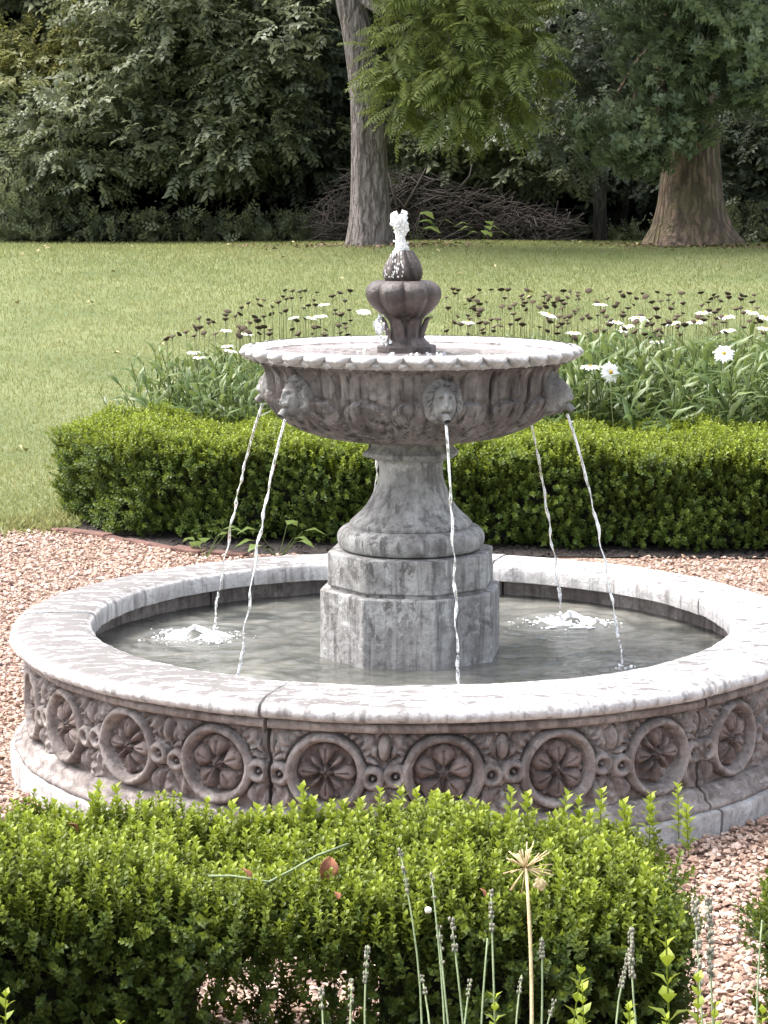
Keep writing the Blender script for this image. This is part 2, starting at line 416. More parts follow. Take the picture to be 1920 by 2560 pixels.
PITCHU = R(15) * 1.11
def relief(u, v):
    """carved scroll frieze: rings, volutes and leaf fans. u metres from a ring's centre line (periodic), v metres from mid height"""
    a = (u + PITCHU / 2) % PITCHU - PITCHU / 2
    cell = np.floor((u + PITCHU / 2) / PITCHU)
    jit = .004 * np.sin(cell * 2.7)
    rho = np.hypot(a, v - jit); h = np.zeros(np.broadcast(u, v).shape)
    b = PITCHU / 2 - np.abs(a)
    out = rho > .1035
    # leaf fans above and below the volutes
    for sgn, ay, n, amp, reach in ((1, .022, 5.0, .019, .098), (-1, -.030, 3.5, .018, .088)):
        dx, dy = b, (v - ay) * sgn
        ph = np.arctan2(dx, dy); rr = np.hypot(dx, dy)
        lob = (.12 + .88 * np.abs(np.cos(ph * n)) ** .8) * (.80 + .20 * np.cos(rr * 230 + ph * 5))
        fan = amp * lob * sstep(.004, .02, rr) * (1 - sstep(reach * .8, reach, rr)) * (dy > 0)
        h = np.maximum(h, np.where(out, fan, 0))
    tear = 1 - ((b / .017) ** 2 + ((v - .066) / .034) ** 2)
    h = np.where(np.abs(tear) < .28, h * .25, h); h = np.maximum(h, .022 * np.sqrt(np.clip(tear, 0, 1)))
    # a long leaf lying along the ring's shoulder
    ang = np.arctan2(v - jit, np.abs(a)); sh = 1 - ((rho - .118) / .0115) ** 2
    lf = .020 * np.sqrt(np.clip(sh, 0, 1)) * ((ang > .45) & (ang < 1.2)) * (.7 + .3 * np.cos(ang * 40))
    h = np.maximum(h, lf)
    # ring band
    k = 1 - ((rho - .0905) / .0110) ** 2
    h = np.where((rho > .103) & (rho < .1065), h * .2, h)
    h = np.maximum(h, .025 * np.clip(k, 0, 1) ** .35)
    k2 = 1 - ((rho - .0785) / .003) ** 2
    h = np.maximum(h, .010 * np.sqrt(np.clip(k2, 0, 1)))
    # volutes with an eye, joined across the gap
    vy = -.004 + .007 * np.sin(cell * 1.9)
    q = np.hypot(b - .028, v - vy)
    vol = 1 - ((q - .0205) / .0105) ** 2
    h = np.where(q < .012, 0, h); h = np.maximum(h, .024 * np.clip(vol, 0, 1) ** .4)
    eye = 1 - (q / .0065) ** 2
    h = np.maximum(h, .020 * np.sqrt(np.clip(eye, 0, 1)))
    link = (1 - ((v - vy + .024 - b * .25) / .009) ** 2) * (b < .03)
    h = np.maximum(h, .014 * np.clip(link, 0, 1) ** .45)
    dish = np.clip((.0775 - rho) / .004, 0, 1)
    h = h * 1.25 - .010 * dish
    return h + .0008 * np.sin(u * 190 + v * 77) * np.sin(v * 210 - u * 60)
low = [(1.146, .066), (1.150, .072), (1.150, .078), (1.145, .084), (1.136, .087), (1.131, .091), (1.129, .099), (1.127, .106), (1.120, .111), (1.112, .113), (1.110, .117), (1.098, .119)]
top = [(1.098, .3305), (1.122, .332), (1.128, .338), (1.128, .350), (1.118, .357), (.985, .356), (.985, .20), (.985, -.02), (1.09, -.02)]
def rosette_mesh(kind):
    nr, nph = 20, 96
    rho = np.linspace(.002, .0765, nr); ph = np.linspace(0, 2 * np.pi, nph, endpoint=False)
    P, Q = np.meshgrid(ph, rho, indexing='ij'); x = Q / .0765
    n = (8, 5, 6)[kind]; q = ((P * n / (2 * np.pi)) + .5) % 1 - .5                    # -.5 .. .5 across one petal
    alt = (np.floor(P * n / (2 * np.pi) + .5) % 2) * (kind == 0)
    reach = np.where(alt > 0, .74, .95); wid = np.where(alt > 0, .26, .50) * np.sin(np.pi * np.clip(x / reach, 0, 1) ** 1.7 * .97 + .03) ** .55
    e = np.clip(1 - (q / np.maximum(wid, .02)) ** 2, 0, 1) * (x < reach)
    h = .024 * e ** .5 * (.35 + .65 * np.sin(np.clip(x / reach, 0, 1) * np.pi * .8 + .25))
    h -= .008 * np.exp(-(q / .055) ** 2) * (e > 0) * np.clip((x - .2) * 4, 0, 1) * (x < .8 * reach) * (alt == 0)
    bud_ = np.exp(-((np.abs(q) - .5) / .11) ** 2) * np.exp(-((x - .84) / .09) ** 2) * .015; h = np.maximum(h, bud_)
    h = np.maximum(h, .026 * np.sqrt(np.clip(1 - (x / .20) ** 2, 0, 1)) * (.66 + .34 * np.abs(np.cos(P * (2 if kind != 1 else 3)))))
    h -= .009 * np.exp(-((x - .25) / .045) ** 2)
    h = np.where(x > .985, -.004, np.maximum(h * 1.25, -.002))
    # local frame: x along the wall, z up, -y outwards
    V = np.stack([Q * np.sin(P), -h, Q * np.cos(P)], -1).reshape(-1, 3)
    F = grid_faces(nph, nr, wrap_u=True); F.append(tuple(i * nr for i in range(nph)))
    return V, F
ros_proto = [mk('rosette', *rosette_mesh(k), M_rosette, None) for k in range(3)]
used = set()
for i in range(6):
    c0 = 11.7 + 60 * i - (360 if i > 3 else 0)
    vis = -125 < c0 < 125
    nv, nth = (64, 330) if vis else (20, 60)
    zz = np.linspace(.120, .329, nv)
    prof = low + [(1.092, z) for z in zz] + top
    n0, n1 = len(low), len(low) + nv
    def dr(A, k, z, c0=c0):
        h = relief((A - R(c0) + R(7.5)) * 1.11, z - .2245)
        fade = np.where(np.abs(A - R(c0)) > R(29.4), .55, 1)
        return np.where((k >= n0) & (k < n1), h * fade, 0) + wob(A, z) * (k < n1 + 4)
    V, F = sweep(prof, R(c0 - 29.75), R(c0 + 29.75), nth, dr)
    pan = sharp(mk('wall_panel', V, F, M_wall, fountain), 60)
    V, F = sweep([(1.10, -.04), (1.162, -.04), (1.164, .054), (1.162, .061), (1.156, .065), (1.10, .065)], R(c0 - 28.3), R(c0 + 31.2), 80, lambda A, k, z: wob(A, z))
    sharp(mk('base_stone', V, F, M_plinth, fountain), 40)
    for j in range(4):
        az = R(c0 + (j - 1.5) * 15); k = (i * 2 + j) % 3
        x, y = az_xy(az, 1.0825)
        src = ros_proto[k]
        o = src if k not in used else src.copy()
        if k in used: COL.objects.link(o)
        used.add(k); o.parent = pan
        o.location = (x, y, .2245 + .004 * math.sin(round(j + 4 * i) * 2.7)); o.rotation_euler = (0, 0, az)

ZW = ZR - .115                              # water level in the basin
V, F = lathe([(.001, .05), (1.0, .05)], 48); mk('basin_floor', V, F, M_ped, fountain)

# octagonal pedestal
OCT0 = 14.5
def octo(rc, rounded=0.0):
    return lambda th, r, z: r * (1 - rounded + rounded * np.cos(R(22.5)) / np.cos((((th - OA) / R(45)) % 1 - .5) * R(45)))
OA = R(OCT0) - math.pi / 2
def octagon_block(name, prof, mat):
    V, F = lathe([(rc, z) for rc, z in prof], 8); th = np.arange(8) * R(45) + OA
    m = len(prof)
    P = np.asarray(prof); V = np.stack([P[None, :, 0] * np.cos(th)[:, None], P[None, :, 0] * np.sin(th)[:, None], np.repeat(P[None, :, 1], 8, 0)], -1).reshape(-1, 3)
    F.append(tuple(i * m + m - 1 for i in range(8)))
    # subdivide the long faces a little so that the edges can be worn
    o = sharp(mk(name, V, F, mat, fountain), 25)
    b = o.modifiers.new('bevel', 'BEVEL'); b.width = .005; b.segments = 2; b.limit_method = 'ANGLE'; b.angle_limit = R(30)
    return o
octagon_block('pedestal_block', [(.272, .06), (.271, ZR + .085)], M_ped)
octagon_block('pedestal_block', [(.240, ZR + .0852), (.240, ZR + .094), (.249, ZR + .0945), (.249, ZR + .192)], M_ped)
V, F = lathe(smooth_prof([(.180, ZR + .1925), (.205, ZR + .200), (.2145, ZR + .222), (.212, ZR + .243), (.196, ZR + .258), (.176, ZR + .263)], 5), 96)
mk('torus_moulding', V, F, M_ped, fountain)
shaft_prof = [(.170, ZR + .2632), (.177, ZR + .264), (.178, ZR + .272), (.172, ZR + .279)] + [tuple(p) for p in smooth_prof([(.160, ZR + .290), (.135, ZR + .315), (.114, ZR + .350), (.0985, ZR + .390), (.0925, ZR + .425), (.096, ZR + .448), (.104, ZR + .457)], 6)]
def shaft_mod(th, r, z):
    k = np.clip((z - ZR - .34) / .1, 0, 1) * .9
    return r * (1 - k + k * 1.04 * np.cos(R(22.5)) / np.cos((((th - OA) / R(45)) % 1 - .5) * R(45)))
V, F = lathe(shaft_prof, 96, shaft_mod); sharp(mk('shaft', V, F, M_ped, fountain), 40)
V, F = lathe([(.104, ZR + .4572), (.128, ZR + .463), (.139, ZR + .470), (.138, ZR + .478), (.126, ZR + .488), (.118, ZR + .505), (.118, ZR + .53)], 96, shaft_mod)
sharp(mk('capital', V, F, M_ped, fountain), 30)

# bowl: gadrooned body
LION_AZ = [11.7 + 60 * i for i in range(6)]
bowl_out = smooth_prof([(.04, .508), (.12, .510), (.20, .518), (.275, .534), (.335, .559), (.378, .590), (.404, .625), (.416, .655), (.419, .685), (.423, .712), (.436, .735), (.450, .743)], 5)
def bowl_mod(th, r, z):
    az = (np.degrees(th) + 90 - 11.7)
    zc = z - ZR
    p = (az / 20.0) % 1; d = np.abs(p - .5) * 2             # 0 at a gadroon's middle, 1 in its groove
    low_ = 1 - sstep(.648, .662, zc + .030 * d ** 2.5)        # rounded tops of the lower lobes
    fade = sstep(.10, .26, r)
    lob = .020 * (1 - d ** 3.0) * low_ * fade
    rib = -.007 * np.exp(-((p - .5) / .035) ** 2) * low_ * sstep(.2, .34, r)
    gro = -.006 * np.exp(-((d - 1) / .07) ** 2) * fade
    q = ((az + 10) / 10.0) % 1; up = sstep(.655, .668, zc) * (1 - sstep(.728, .738, zc))
    pan = up * (-.006 * np.exp(-((np.abs(q - .5) - .5) / .06) ** 2) + .004 * np.cos((q - .5) * np.pi))
    seam = -.008 * np.exp(-((zc + .030 * d ** 2.5 - .655) / .006) ** 2) * fade
    return r + lob + rib + gro + pan + seam - .006 * fade
bo = bowl_out.copy(); bo[:, 1] += ZR
V1, F1 = lathe(np.array([(np.interp(t, np.linspace(0, 1, len(bo)), bo[:, 0]), np.interp(t, np.linspace(0, 1, len(bo)), bo[:, 1])) for t in np.linspace(0, 1, 90)]), 540, bowl_mod)
V2, F2 = lathe([(.455, ZR + .742), (.44, ZR + .77), (.425, ZR + .768), (.40, ZR + .752), (.30, ZR + .735), (.03, ZR + .73)], 96)
V, F = merge([(V1, F1), (V2, F2)])
bowl = sharp(mk('bowl', V, F, M_bowl, fountain), 60)
# lip ring, then the carved lobes on it
lip = [(.448, .742), (.454, .748), (.456, .754), (.459, .765), (.461, .775), (.461, .781), (.458, .7835), (.450, .782), (.440, .775), (.420, .764), (.395, .750)]
V, F = lathe([(r, z + ZR) for r, z in lip], 192)
mk('bowl_lip', V, F, M_lip, fountain)
def lobe_mesh():
    nu, nv = 15, 13
    V = []
    for i in range(nu):
        s = -1 + 2 * i / (nu - 1)
        for j in range(nv):
            t = j / (nv - 1)                                   # 0 at the top edge, 1 at the rounded tip
            wdt = .0345 * (1 - .78 * max(0, (t - .30) / .70) ** 2.0)
            x = s * wdt
            r, z = np.interp(t, [0, .3, .6, 1], [.458, .476, .482, .468]), np.interp(t, [0, .25, .6, 1], [.7855, .781, .768, .750])
            h = .014 * (1 - s ** 2) ** .6 * math.sin(math.pi * min(1, .10 + t * .82)) ** .6 - .005 * math.exp(-(s / .13) ** 2) * math.sin(math.pi * t)
            h -= .012 * abs(s) ** 6
            V.append((x, -(r + h), z + ZR))
    return V, grid_faces(nu, nv)
def dart_mesh():
    V = [(-.017, -.455, .766), (.017, -.455, .766), (.014, -.466, .750), (0, -.462, .744), (-.014, -.464, .752), (0, -.472, .757)]
    V = [(x, y, z + ZR) for x, y, z in V]
    return V, [(5, 1, 0), (5, 2, 1), (5, 3, 2), (5, 4, 3), (5, 0, 4)]
lobe = mk('lip_lobe', *lobe_mesh(), M_lip, bowl)
dart = mk('lip_dart', *dart_mesh(), M_lip, bowl, smooth=False)
for i in range(40):
    for src, off in ((lobe, 0), (dart, 4.5)):
        o = src if i == 0 else copy_part(src, bowl)
        o.rotation_euler = (0, 0, R(9 * i + off + 2)); 
        if src is lobe: o.scale = (1, 1 + .004 * math.sin(i * 3.1), 1)

def lion_mesh():
    nr, nph = 44, 120
    q = np.linspace(0.0, 1, nr) ** .85; ph = np.linspace(0, 2 * np.pi, nph, endpoint=False)
    P, Q = np.meshgrid(ph, q, indexing='ij')
    x, y = Q * np.sin(P), Q * np.cos(P)
    def g(cx, cy, sx, sy, a): return a * np.exp(-((x - cx) / sx) ** 2 - ((y - cy) / sy) ** 2)
    def gg(cx, cy, sx, sy, a): return g(cx, cy, sx, sy, a) + g(-cx, cy, sx, sy, a)
    fx, fy = x / .56, (y + .12) / .74
    fr = np.hypot(fx, fy)
    face = .78 * np.sqrt(np.clip(1 - (fr * .80) ** 2, 0, 1)) * (fr < 1.10)
    base = .56 * np.clip(1 - Q ** 2.4, 0, 1) ** .75
    mane = sstep(.92, 1.10, fr)
    wave = P * 11 + 4.0 * np.sin(Q * 4.2 + .6) * np.where(x >= 0, 1, -1)
    st = 1 - np.abs(np.sin(wave)) ** .7
    st2 = np.sin(P * 23 - 9 * Q * np.where(x >= 0, 1, -1))
    h = np.maximum(base, face) - mane * (.13 * st + .03 * st2) * (1 - .6 * Q ** 3)
    h += .07 * mane * np.sin(Q * 16 + np.sin(P * 6) * 1.5) * (Q < .97)
    h -= .10 * np.exp(-((fr - 1.02) / .045) ** 2)
    h += gg(.20, .24, .13, .07, .13) + g(0, .42, .2, .12, .07)           # brows
    h -= gg(.21, .09, .09, .06, .15)                                     # eye sockets
    h += gg(.21, .08, .045, .030, .075)                                  # eyeballs
    h += g(0, .02, .095, .24, .20) + g(0, -.20, .12, .075, .14)          # nose
    h += gg(.13, -.34, .14, .13, .22) + g(0, -.62, .15, .09, .16)        # muzzle, chin
    h -= g(0, -.49, .20, .035, .26) + g(0, -.32, .018, .09, .08)         # mouth, lip cleft
    h += gg(.30, -.05, .12, .16, .06)
    h += gg(.42, .52, .10, .11, .12) - gg(.42, .52, .05, .06, .10)       # ears
    h = np.where(Q > .985, -.25, h)
    S = .060
    V = np.stack([x * S * .96, -h * S, y * S * 1.08], -1).reshape(-1, 3)
    F = grid_faces(nph, nr, wrap_u=True)
    # spout under the chin
    sp = tube([(0, -.030, -.036), (0, -.048, -.046), (0, -.056, -.056)], [.012, .011, .010], 12, False)
    return merge([(V, F), sp])
lion = mk('lion_head', *lion_mesh(), M_lion, bowl)
for i, az in enumerate(LION_AZ):
    o = lion if i == 0 else copy_part(lion, bowl)
    x, y = az_xy(R(az), .418); o.location = (x, y, ZR + .660); o.rotation_euler = (R(-6), 0, R(az))

# finial: base plate, lobed vase, bud
V, F = lathe([(.001, ZR + .75), (.086, ZR + .75), (.086, ZR + .782), (.080, ZR + .786), (.001, ZR + .786)], 8, None)
M8 = np.array(Matrix.Rotation(R(9), 3, 'Z')); sharp(mk('finial_base', V @ M8.T + np.array([-.013, 0, 0]), F, M_finial, fountain, smooth=False), 30)
fin = smooth_prof([(.070, .786), (.066, .792), (.054, .805), (.048, .825), (.049, .850), (.062, .868), (.083, .884), (.104, .906), (.113, .928), (.110, .948), (.094, .964), (.070, .970), (.045, .966)], 6)
fin[:, 1] += ZR
def fin_mod(th, r, z):
    n = 8; p = np.abs(np.sin((th - R(-88)) * n / 2)); k = sstep(.86, .90, z - ZR)
    return r * (1 - (.16 * k + .10 * (1 - k)) * (1 - p ** .55))
V, F = lathe(fin, 192, fin_mod); V[:, 0] -= .013 + .010 * sstep(ZR + .80, ZR + .93, V[:, 2]); mk('finial_vase', V, F, M_finial, fountain)
bud = smooth_prof([(.030, .955), (.046, .965), (.0555, .982), (.056, .998), (.050, 1.018), (.040, 1.036), (.030, 1.050), (.024, 1.056), (.012, 1.046)], 6)
bud[:, 1] += ZR
def bud_mod(th, r, z):
    tw = th + (z - ZR - .96) * 4
    return r * (.80 + .20 * np.abs(np.sin(tw * 3.5)) ** .5 + .05 * np.sin(tw * 14))
V, F = lathe(bud, 168, bud_mod); V[:, 0] -= .023; mk('finial_bud', V, F, M_finial, fountain)
def leaf_tongue():
    nu, nv = 9, 12; V = []
    for i in range(nu):
        s = -1 + 2 * i / (nu - 1)
        for j in range(nv):
            t = j / (nv - 1); wd = .017 * math.sin(math.pi * (.12 + .86 * t)) ** .6
            r = np.interp(t, [0, .35, .75, 1], [.050, .053, .066, .084]); z = np.interp(t, [0, .4, .8, 1], [.792, .825, .862, .866])
            V.append((s * wd, -(r + .006 * (1 - s * s) - .003 * math.exp(-(s / .2) ** 2)), z + ZR))
    return V, grid_faces(nu, nv)
tongue = mk('acanthus_leaf', *leaf_tongue(), M_finial, fountain)
for i in range(8):
    o = tongue if i == 0 else copy_part(tongue, fountain)
    o.rotation_euler = (0, 0, R(24 + 45 * i)); o.location = (-.017, 0, 0)

# ------------------------------------------------------------------ water
def land(az): return az_xy(R(az), .635)
impacts = [land(a) for a in LION_AZ]
foam_pts = [on(487, 1592, ZW), on(1424, 1556, ZW)]
nr, nph = 110, 300
q = np.sqrt(np.linspace(.03, 1, nr)) * .992; ph = np.linspace(0, 2 * np.pi, nph, endpoint=False)
P, Q = np.meshgrid(ph, q, indexing='ij'); x, y = Q * np.cos(P), Q * np.sin(P)
h = .0012 * np.sin(x * 31 + 2 * np.sin(y * 9)) * np.sin(y * 27 + 2 * np.sin(x * 7)) + .0008 * np.sin(x * 67 - y * 49)
for ix, iy in impacts:
    d = np.hypot(x - ix, y - iy); h += .0034 * np.sin(d * 125) * np.exp(-d / .13)
for p_ in foam_pts:
    d = np.hypot(x - p_.x, y - p_.y); h += .006 * np.sin(d * 85) * np.exp(-d / .16) + .018 * np.exp(-(d / .05) ** 2)
tag(mk('pool_water', np.stack([x, y, ZW + h], -1).reshape(-1, 3), np.array(grid_faces(nph, nr, wrap_u=True), np.int32), M_water), kind='structure')
q = np.linspace(.04, .423, 40); P, Q = np.meshgrid(ph[::2], q, indexing='ij'); x, y = Q * np.cos(P), Q * np.sin(P)
h = .0010 * np.sin(Q * 150 + 2 * np.sin(P * 3)) * np.exp(-Q * 3) + .0006 * np.sin(x * 80 + y * 50)
tag(mk('bowl_water', np.stack([x, y, ZR + .765 + h], -1).reshape(-1, 3), np.array(grid_faces(len(ph[::2]), 40, wrap_u=True), np.int32), M_bwater), kind='structure')

IV, IF = ico(1)
def blob(p, r, sq=(1, 1, 1)):
    n = np.array([np.sin(IV[:, 0] * 5 + p[0] * 90) * .12 + np.sin(IV[:, 1] * 6 + p[1] * 70) * .1]).T
    return (IV * (1 + n)) * r * np.array(sq) + np.array(p), [tuple(f) for f in IF]
jl = {0: 'thin water jet falling from the front lion head before the pedestal', 1: 'water jet falling from the lion head at the right end of the bowl',
      2: 'water jet falling behind the bowl, left of the rightmost jet', 3: 'water jet mostly hidden behind the left side of the pedestal shaft',
      4: 'leftmost water jet, falling from the lion head at the bowl\'s far left', 5: 'water jet falling from the front left lion head, right of the leftmost jet'}
for i, az in enumerate(LION_AZ):
    n = 130; t = np.linspace(0, 1, n)
    x0, y0 = az_xy(R(az), .463); x1, y1 = land(az)
    z0, z1 = ZR + .601, ZW
    s = t                                          # horizontal run grows with time, height with its square (nearly straight: thrown down)
    z = z0 + (z1 - z0) * (.62 * s + .38 * s * s)
    wv = .0028 * sstep(.15, .6, t) * (1 + .5 * np.interp(t * 19, np.arange(20), rng.normal(0, 1, 20)))
    xx = x0 + (x1 - x0) * s + wv * np.sin(t * 46 + i * 2); yy = y0 + (y1 - y0) * s + wv * np.cos(t * 41 + i)
    knots = rng.normal(0, 1, 40); kn = np.interp(t * 39, np.arange(40), knots)
    rad = (.0042 - .0016 * t) * (1 + sstep(.08, .55, t) * np.clip(.30 * np.sin(t * 70 + 9 * np.sin(t * 5 + i)) + .38 * kn, -.72, 1.1))
    cut = int(n * (.83 + .07 * rng.random()))
    parts = [tube(np.stack([xx, yy, z], -1)[:cut], np.maximum(rad[:cut], .0013), 8)]
    for k in [c_ for c_ in range(cut + 1, n, 2) if rng.random() < .85]:
        parts.append(blob((xx[k], yy[k], z[k]), .0026 + .0036 * rng.random(), (.85, .85, 1.2 + 2.2 * rng.random())))
    for k in range(8):
        a_, d_ = rng.random() * 6.28, .008 + .03 * rng.random()
        parts.append(blob((x1 + d_ * math.cos(a_), y1 + d_ * math.sin(a_), ZW + .003), .003 + .003 * rng.random()))
    V, F = merge(parts)
    tag(mk('water_jet', V, F, M_jet), jl[i], 'water jet', 'water jets from the lion heads')
def foam(p, label):
    n, m = 30, 72; V = []
    for j in range(n):
        t = j / (n - 1)
        for k in range(m):
            a = 2 * math.pi * k / m; r_ = .088 * t * (1 + .22 * math.sin(2 * a + 1) + .14 * math.sin(5 * a + p.x * 9) + .10 * math.sin(11 * a))
            hh = .030 * math.exp(-(t / .50) ** 2) * (.75 + .35 * math.sin(3 * a + 2)) + .007 * math.exp(-((t - .62) / .22) ** 2) * (.5 + .5 * math.sin(7 * a + 9 * t)) + .004 * rng.random() * (1 - t) - .004 * t ** 4
            V.append((1.25 * r_ * math.cos(a), r_ * math.sin(a), hh))
    F = grid_faces(n, m, wrap_v=True); parts = [(np.array(V) * np.array([.78, .70, 1]) + np.array([p.x, p.y, ZW + .003]), F)]
    for k in range(420):
        a_, d_ = rng.random() * 6.28, .03 + abs(rng.normal()) * .042
        parts.append(blob((p.x + 1.35 * d_ * math.cos(a_), p.y + d_ * math.sin(a_), ZW + .002 + .016 * math.exp(-(d_ / .04) ** 2) * rng.random()), .0014 + .0048 * rng.random() ** 2.5, (1.3, 1.3, .6)))
    for k in range(5):                                     # broken crescents of froth round the bubbling
        a_, d_ = rng.random() * 6.28, rng.uniform(.06, .11); w_ = rng.uniform(.10, .35)
        pts_ = [(p.x + 1.3 * d_ * math.cos(a_ + w_ * q_), p.y + d_ * math.sin(a_ + w_ * q_), ZW + .002) for q_ in np.linspace(-1, 1, 7)]
        parts.append(tube(pts_, [.0008, .003, .0045, .0035, .005, .003, .0008], 6))
    V, F = merge(parts); tag(mk('bubbling_foam', V, F, M_foam), label, 'foam', 'white foam patches on the basin water', 'stuff')
foam(foam_pts[0], 'white bubbling foam on the basin water left of the pedestal')
foam(foam_pts[1], 'white bubbling foam on the basin water right of the pedestal')
# frothy plume on top of the bud
n, m = 46, 40; V = []
for j in range(n):
    t = j / (n - 1); zc = ZR + 1.040 + .118 * t
    r0 = .0175 + .004 * math.sin(t * 9 + 1) + .005 * sstep(.6, .9, t) + .008 * (1 - sstep(0, .15, t)); r0 *= .90; r0 *= 1 - .55 * sstep(.95, 1, t)
    for k in range(m):
        a = 2 * math.pi * k / m
        rr = r0 * (1 + .16 * math.sin(3 * a + t * 13) + .10 * math.sin(7 * a - t * 21) + .09 * math.sin(13 * a + t * 37)) + .0012 * rng.normal()
        V.append((-.027 - .008 * t + rr * math.cos(a), rr * math.sin(a), zc + (.007 * math.sin(a * 2 + 1) + .006 * math.sin(5 * a)) * sstep(.7, 1, t)))
F = grid_faces(n, m, wrap_v=True) + [tuple((n - 1) * m + i for i in range(m))]
parts = [(V, F)]
for k in range(46):
    a, t = rng.random() * 6.28, rng.random()
    parts.append(blob((-.030 + .020 * math.cos(a), .021 * math.sin(a), ZR + 1.04 + .11 * t), .0015 + .003 * rng.random()))
for k in range(50):                                     # water sheeting down the left of the bud
    t = rng.random(); zc = ZR + 1.055 - .075 * t; a = R(200 + 70 * rng.random())
    rr = np.interp(zc - ZR, bud[:-2, 1] - ZR, bud[:-2, 0]) + .001
    parts.append(blob((rr * math.cos(a) - .023, rr * math.sin(a), zc), .0012 + .0022 * rng.random() * (1 - t), (1, 1, 2.6)))
V, F = merge(parts); tag(mk('water_plume', V, F, M_foam), 'short frothy white water plume standing on the finial bud', 'water plume')
parts = []
for k in range(90):                                     # trickle down the left side of the vase into the bowl
    t = rng.random(); zc = .876 - .105 * t; r0 = .068 + .018 * math.sin(t * 5) + .012 * rng.normal() * t
    a = R(205 + 14 * rng.normal() * (.4 + t)); parts.append(blob((r0 * math.cos(a) - .018, r0 * math.sin(a), ZR + zc), .0018 + .0042 * rng.random() ** 2, (1, 1, 1.7)))
for k in range(26):
    a, d_ = R(180 + 150 * rng.random()), .10 + .26 * rng.random() ** 1.5
    parts.append(blob((d_ * math.cos(a), d_ * math.sin(a), ZR + .767), .003 + .003 * rng.random()))
V, F = merge(parts); tag(mk('water_trickle', V, F, M_jet), 'broken trickle of water splashing down the left of the dark finial', 'water', None, 'stuff')

# ------------------------------------------------------------------ leaf pieces
def leaf(L, W, base, d, up, A=0.0, fold=.25, droop=.15):
    """folded pointed leaf, 4 triangles; base point, direction d, upper side up"""
    base, d, up = map(lambda v: np.asarray(v, float), (base, d, up)); d /= np.linalg.norm(d)
    s = np.cross(d, up); s /= np.linalg.norm(s) + 1e-9; u = np.cross(s, d)
    mid = base + d * L * .5 + u * L * droop * .3; tip = base + d * L - u * L * droop
    l = base + d * L * .48 - s * W * .5 + u * W * fold; r = base + d * L * .48 + s * W * .5 + u * W * fold
    return np.array([base, l, mid, r, tip]), np.array([(0, 2, 1), (0, 3, 2), (1, 2, 4), (2, 3, 4)]), np.full(5, A)
def stack(parts):
    V, F, A, n = [], [], [], 0
    for v, f, a in parts:
        V.append(v); F.append(np.asarray(f) + n); A.append(a); n += len(v)
    return np.concatenate(V), np.concatenate(F).astype(np.int32), np.concatenate(A)
def rod(p0, p1, r0, r1, A=0.0):
    V, F = tube([p0, p1], [r0, r1], 3, False); return V, tris(F), np.full(len(V), A)
def box_shoot(n, L, leafL, seed):
    """boxwood shoot: opposite oval leaves up a stem, younger (A->1) towards the tip"""
    r = random.Random(seed); parts = [rod((0, 0, 0), (0, 0, L), .0013, .0008, .5)]
    for i in range(n):
        t = (i + .6) / n; z = L * (.06 + .90 * t); a0 = i * math.pi / 2 + r.uniform(-.3, .3)
        size = leafL * (1.0 - .30 * t ** 3) * r.uniform(.85, 1.15); lift = .55 + 1.1 * t ** 1.5
        for k in (0, math.pi):
            a = a0 + k + r.uniform(-.2, .2)
            d = (math.cos(a), math.sin(a), lift * r.uniform(.8, 1.2))
            parts.append(leaf(size, size * .70, (0, 0, z), d, (0, 0, 1) if lift < 1.2 else (-math.cos(a), -math.sin(a), .6), .25 + .75 * t, .2, .12))
    return stack(parts)
SH_FRONT = [box_shoot(7, .060, .0148, s) for s in range(4)]
SH_TALL = [box_shoot(9, .105, .026, 20 + s) for s in range(5)]
SH_BACK = [box_shoot(5, .062, .021, 40 + s) for s in range(4)]

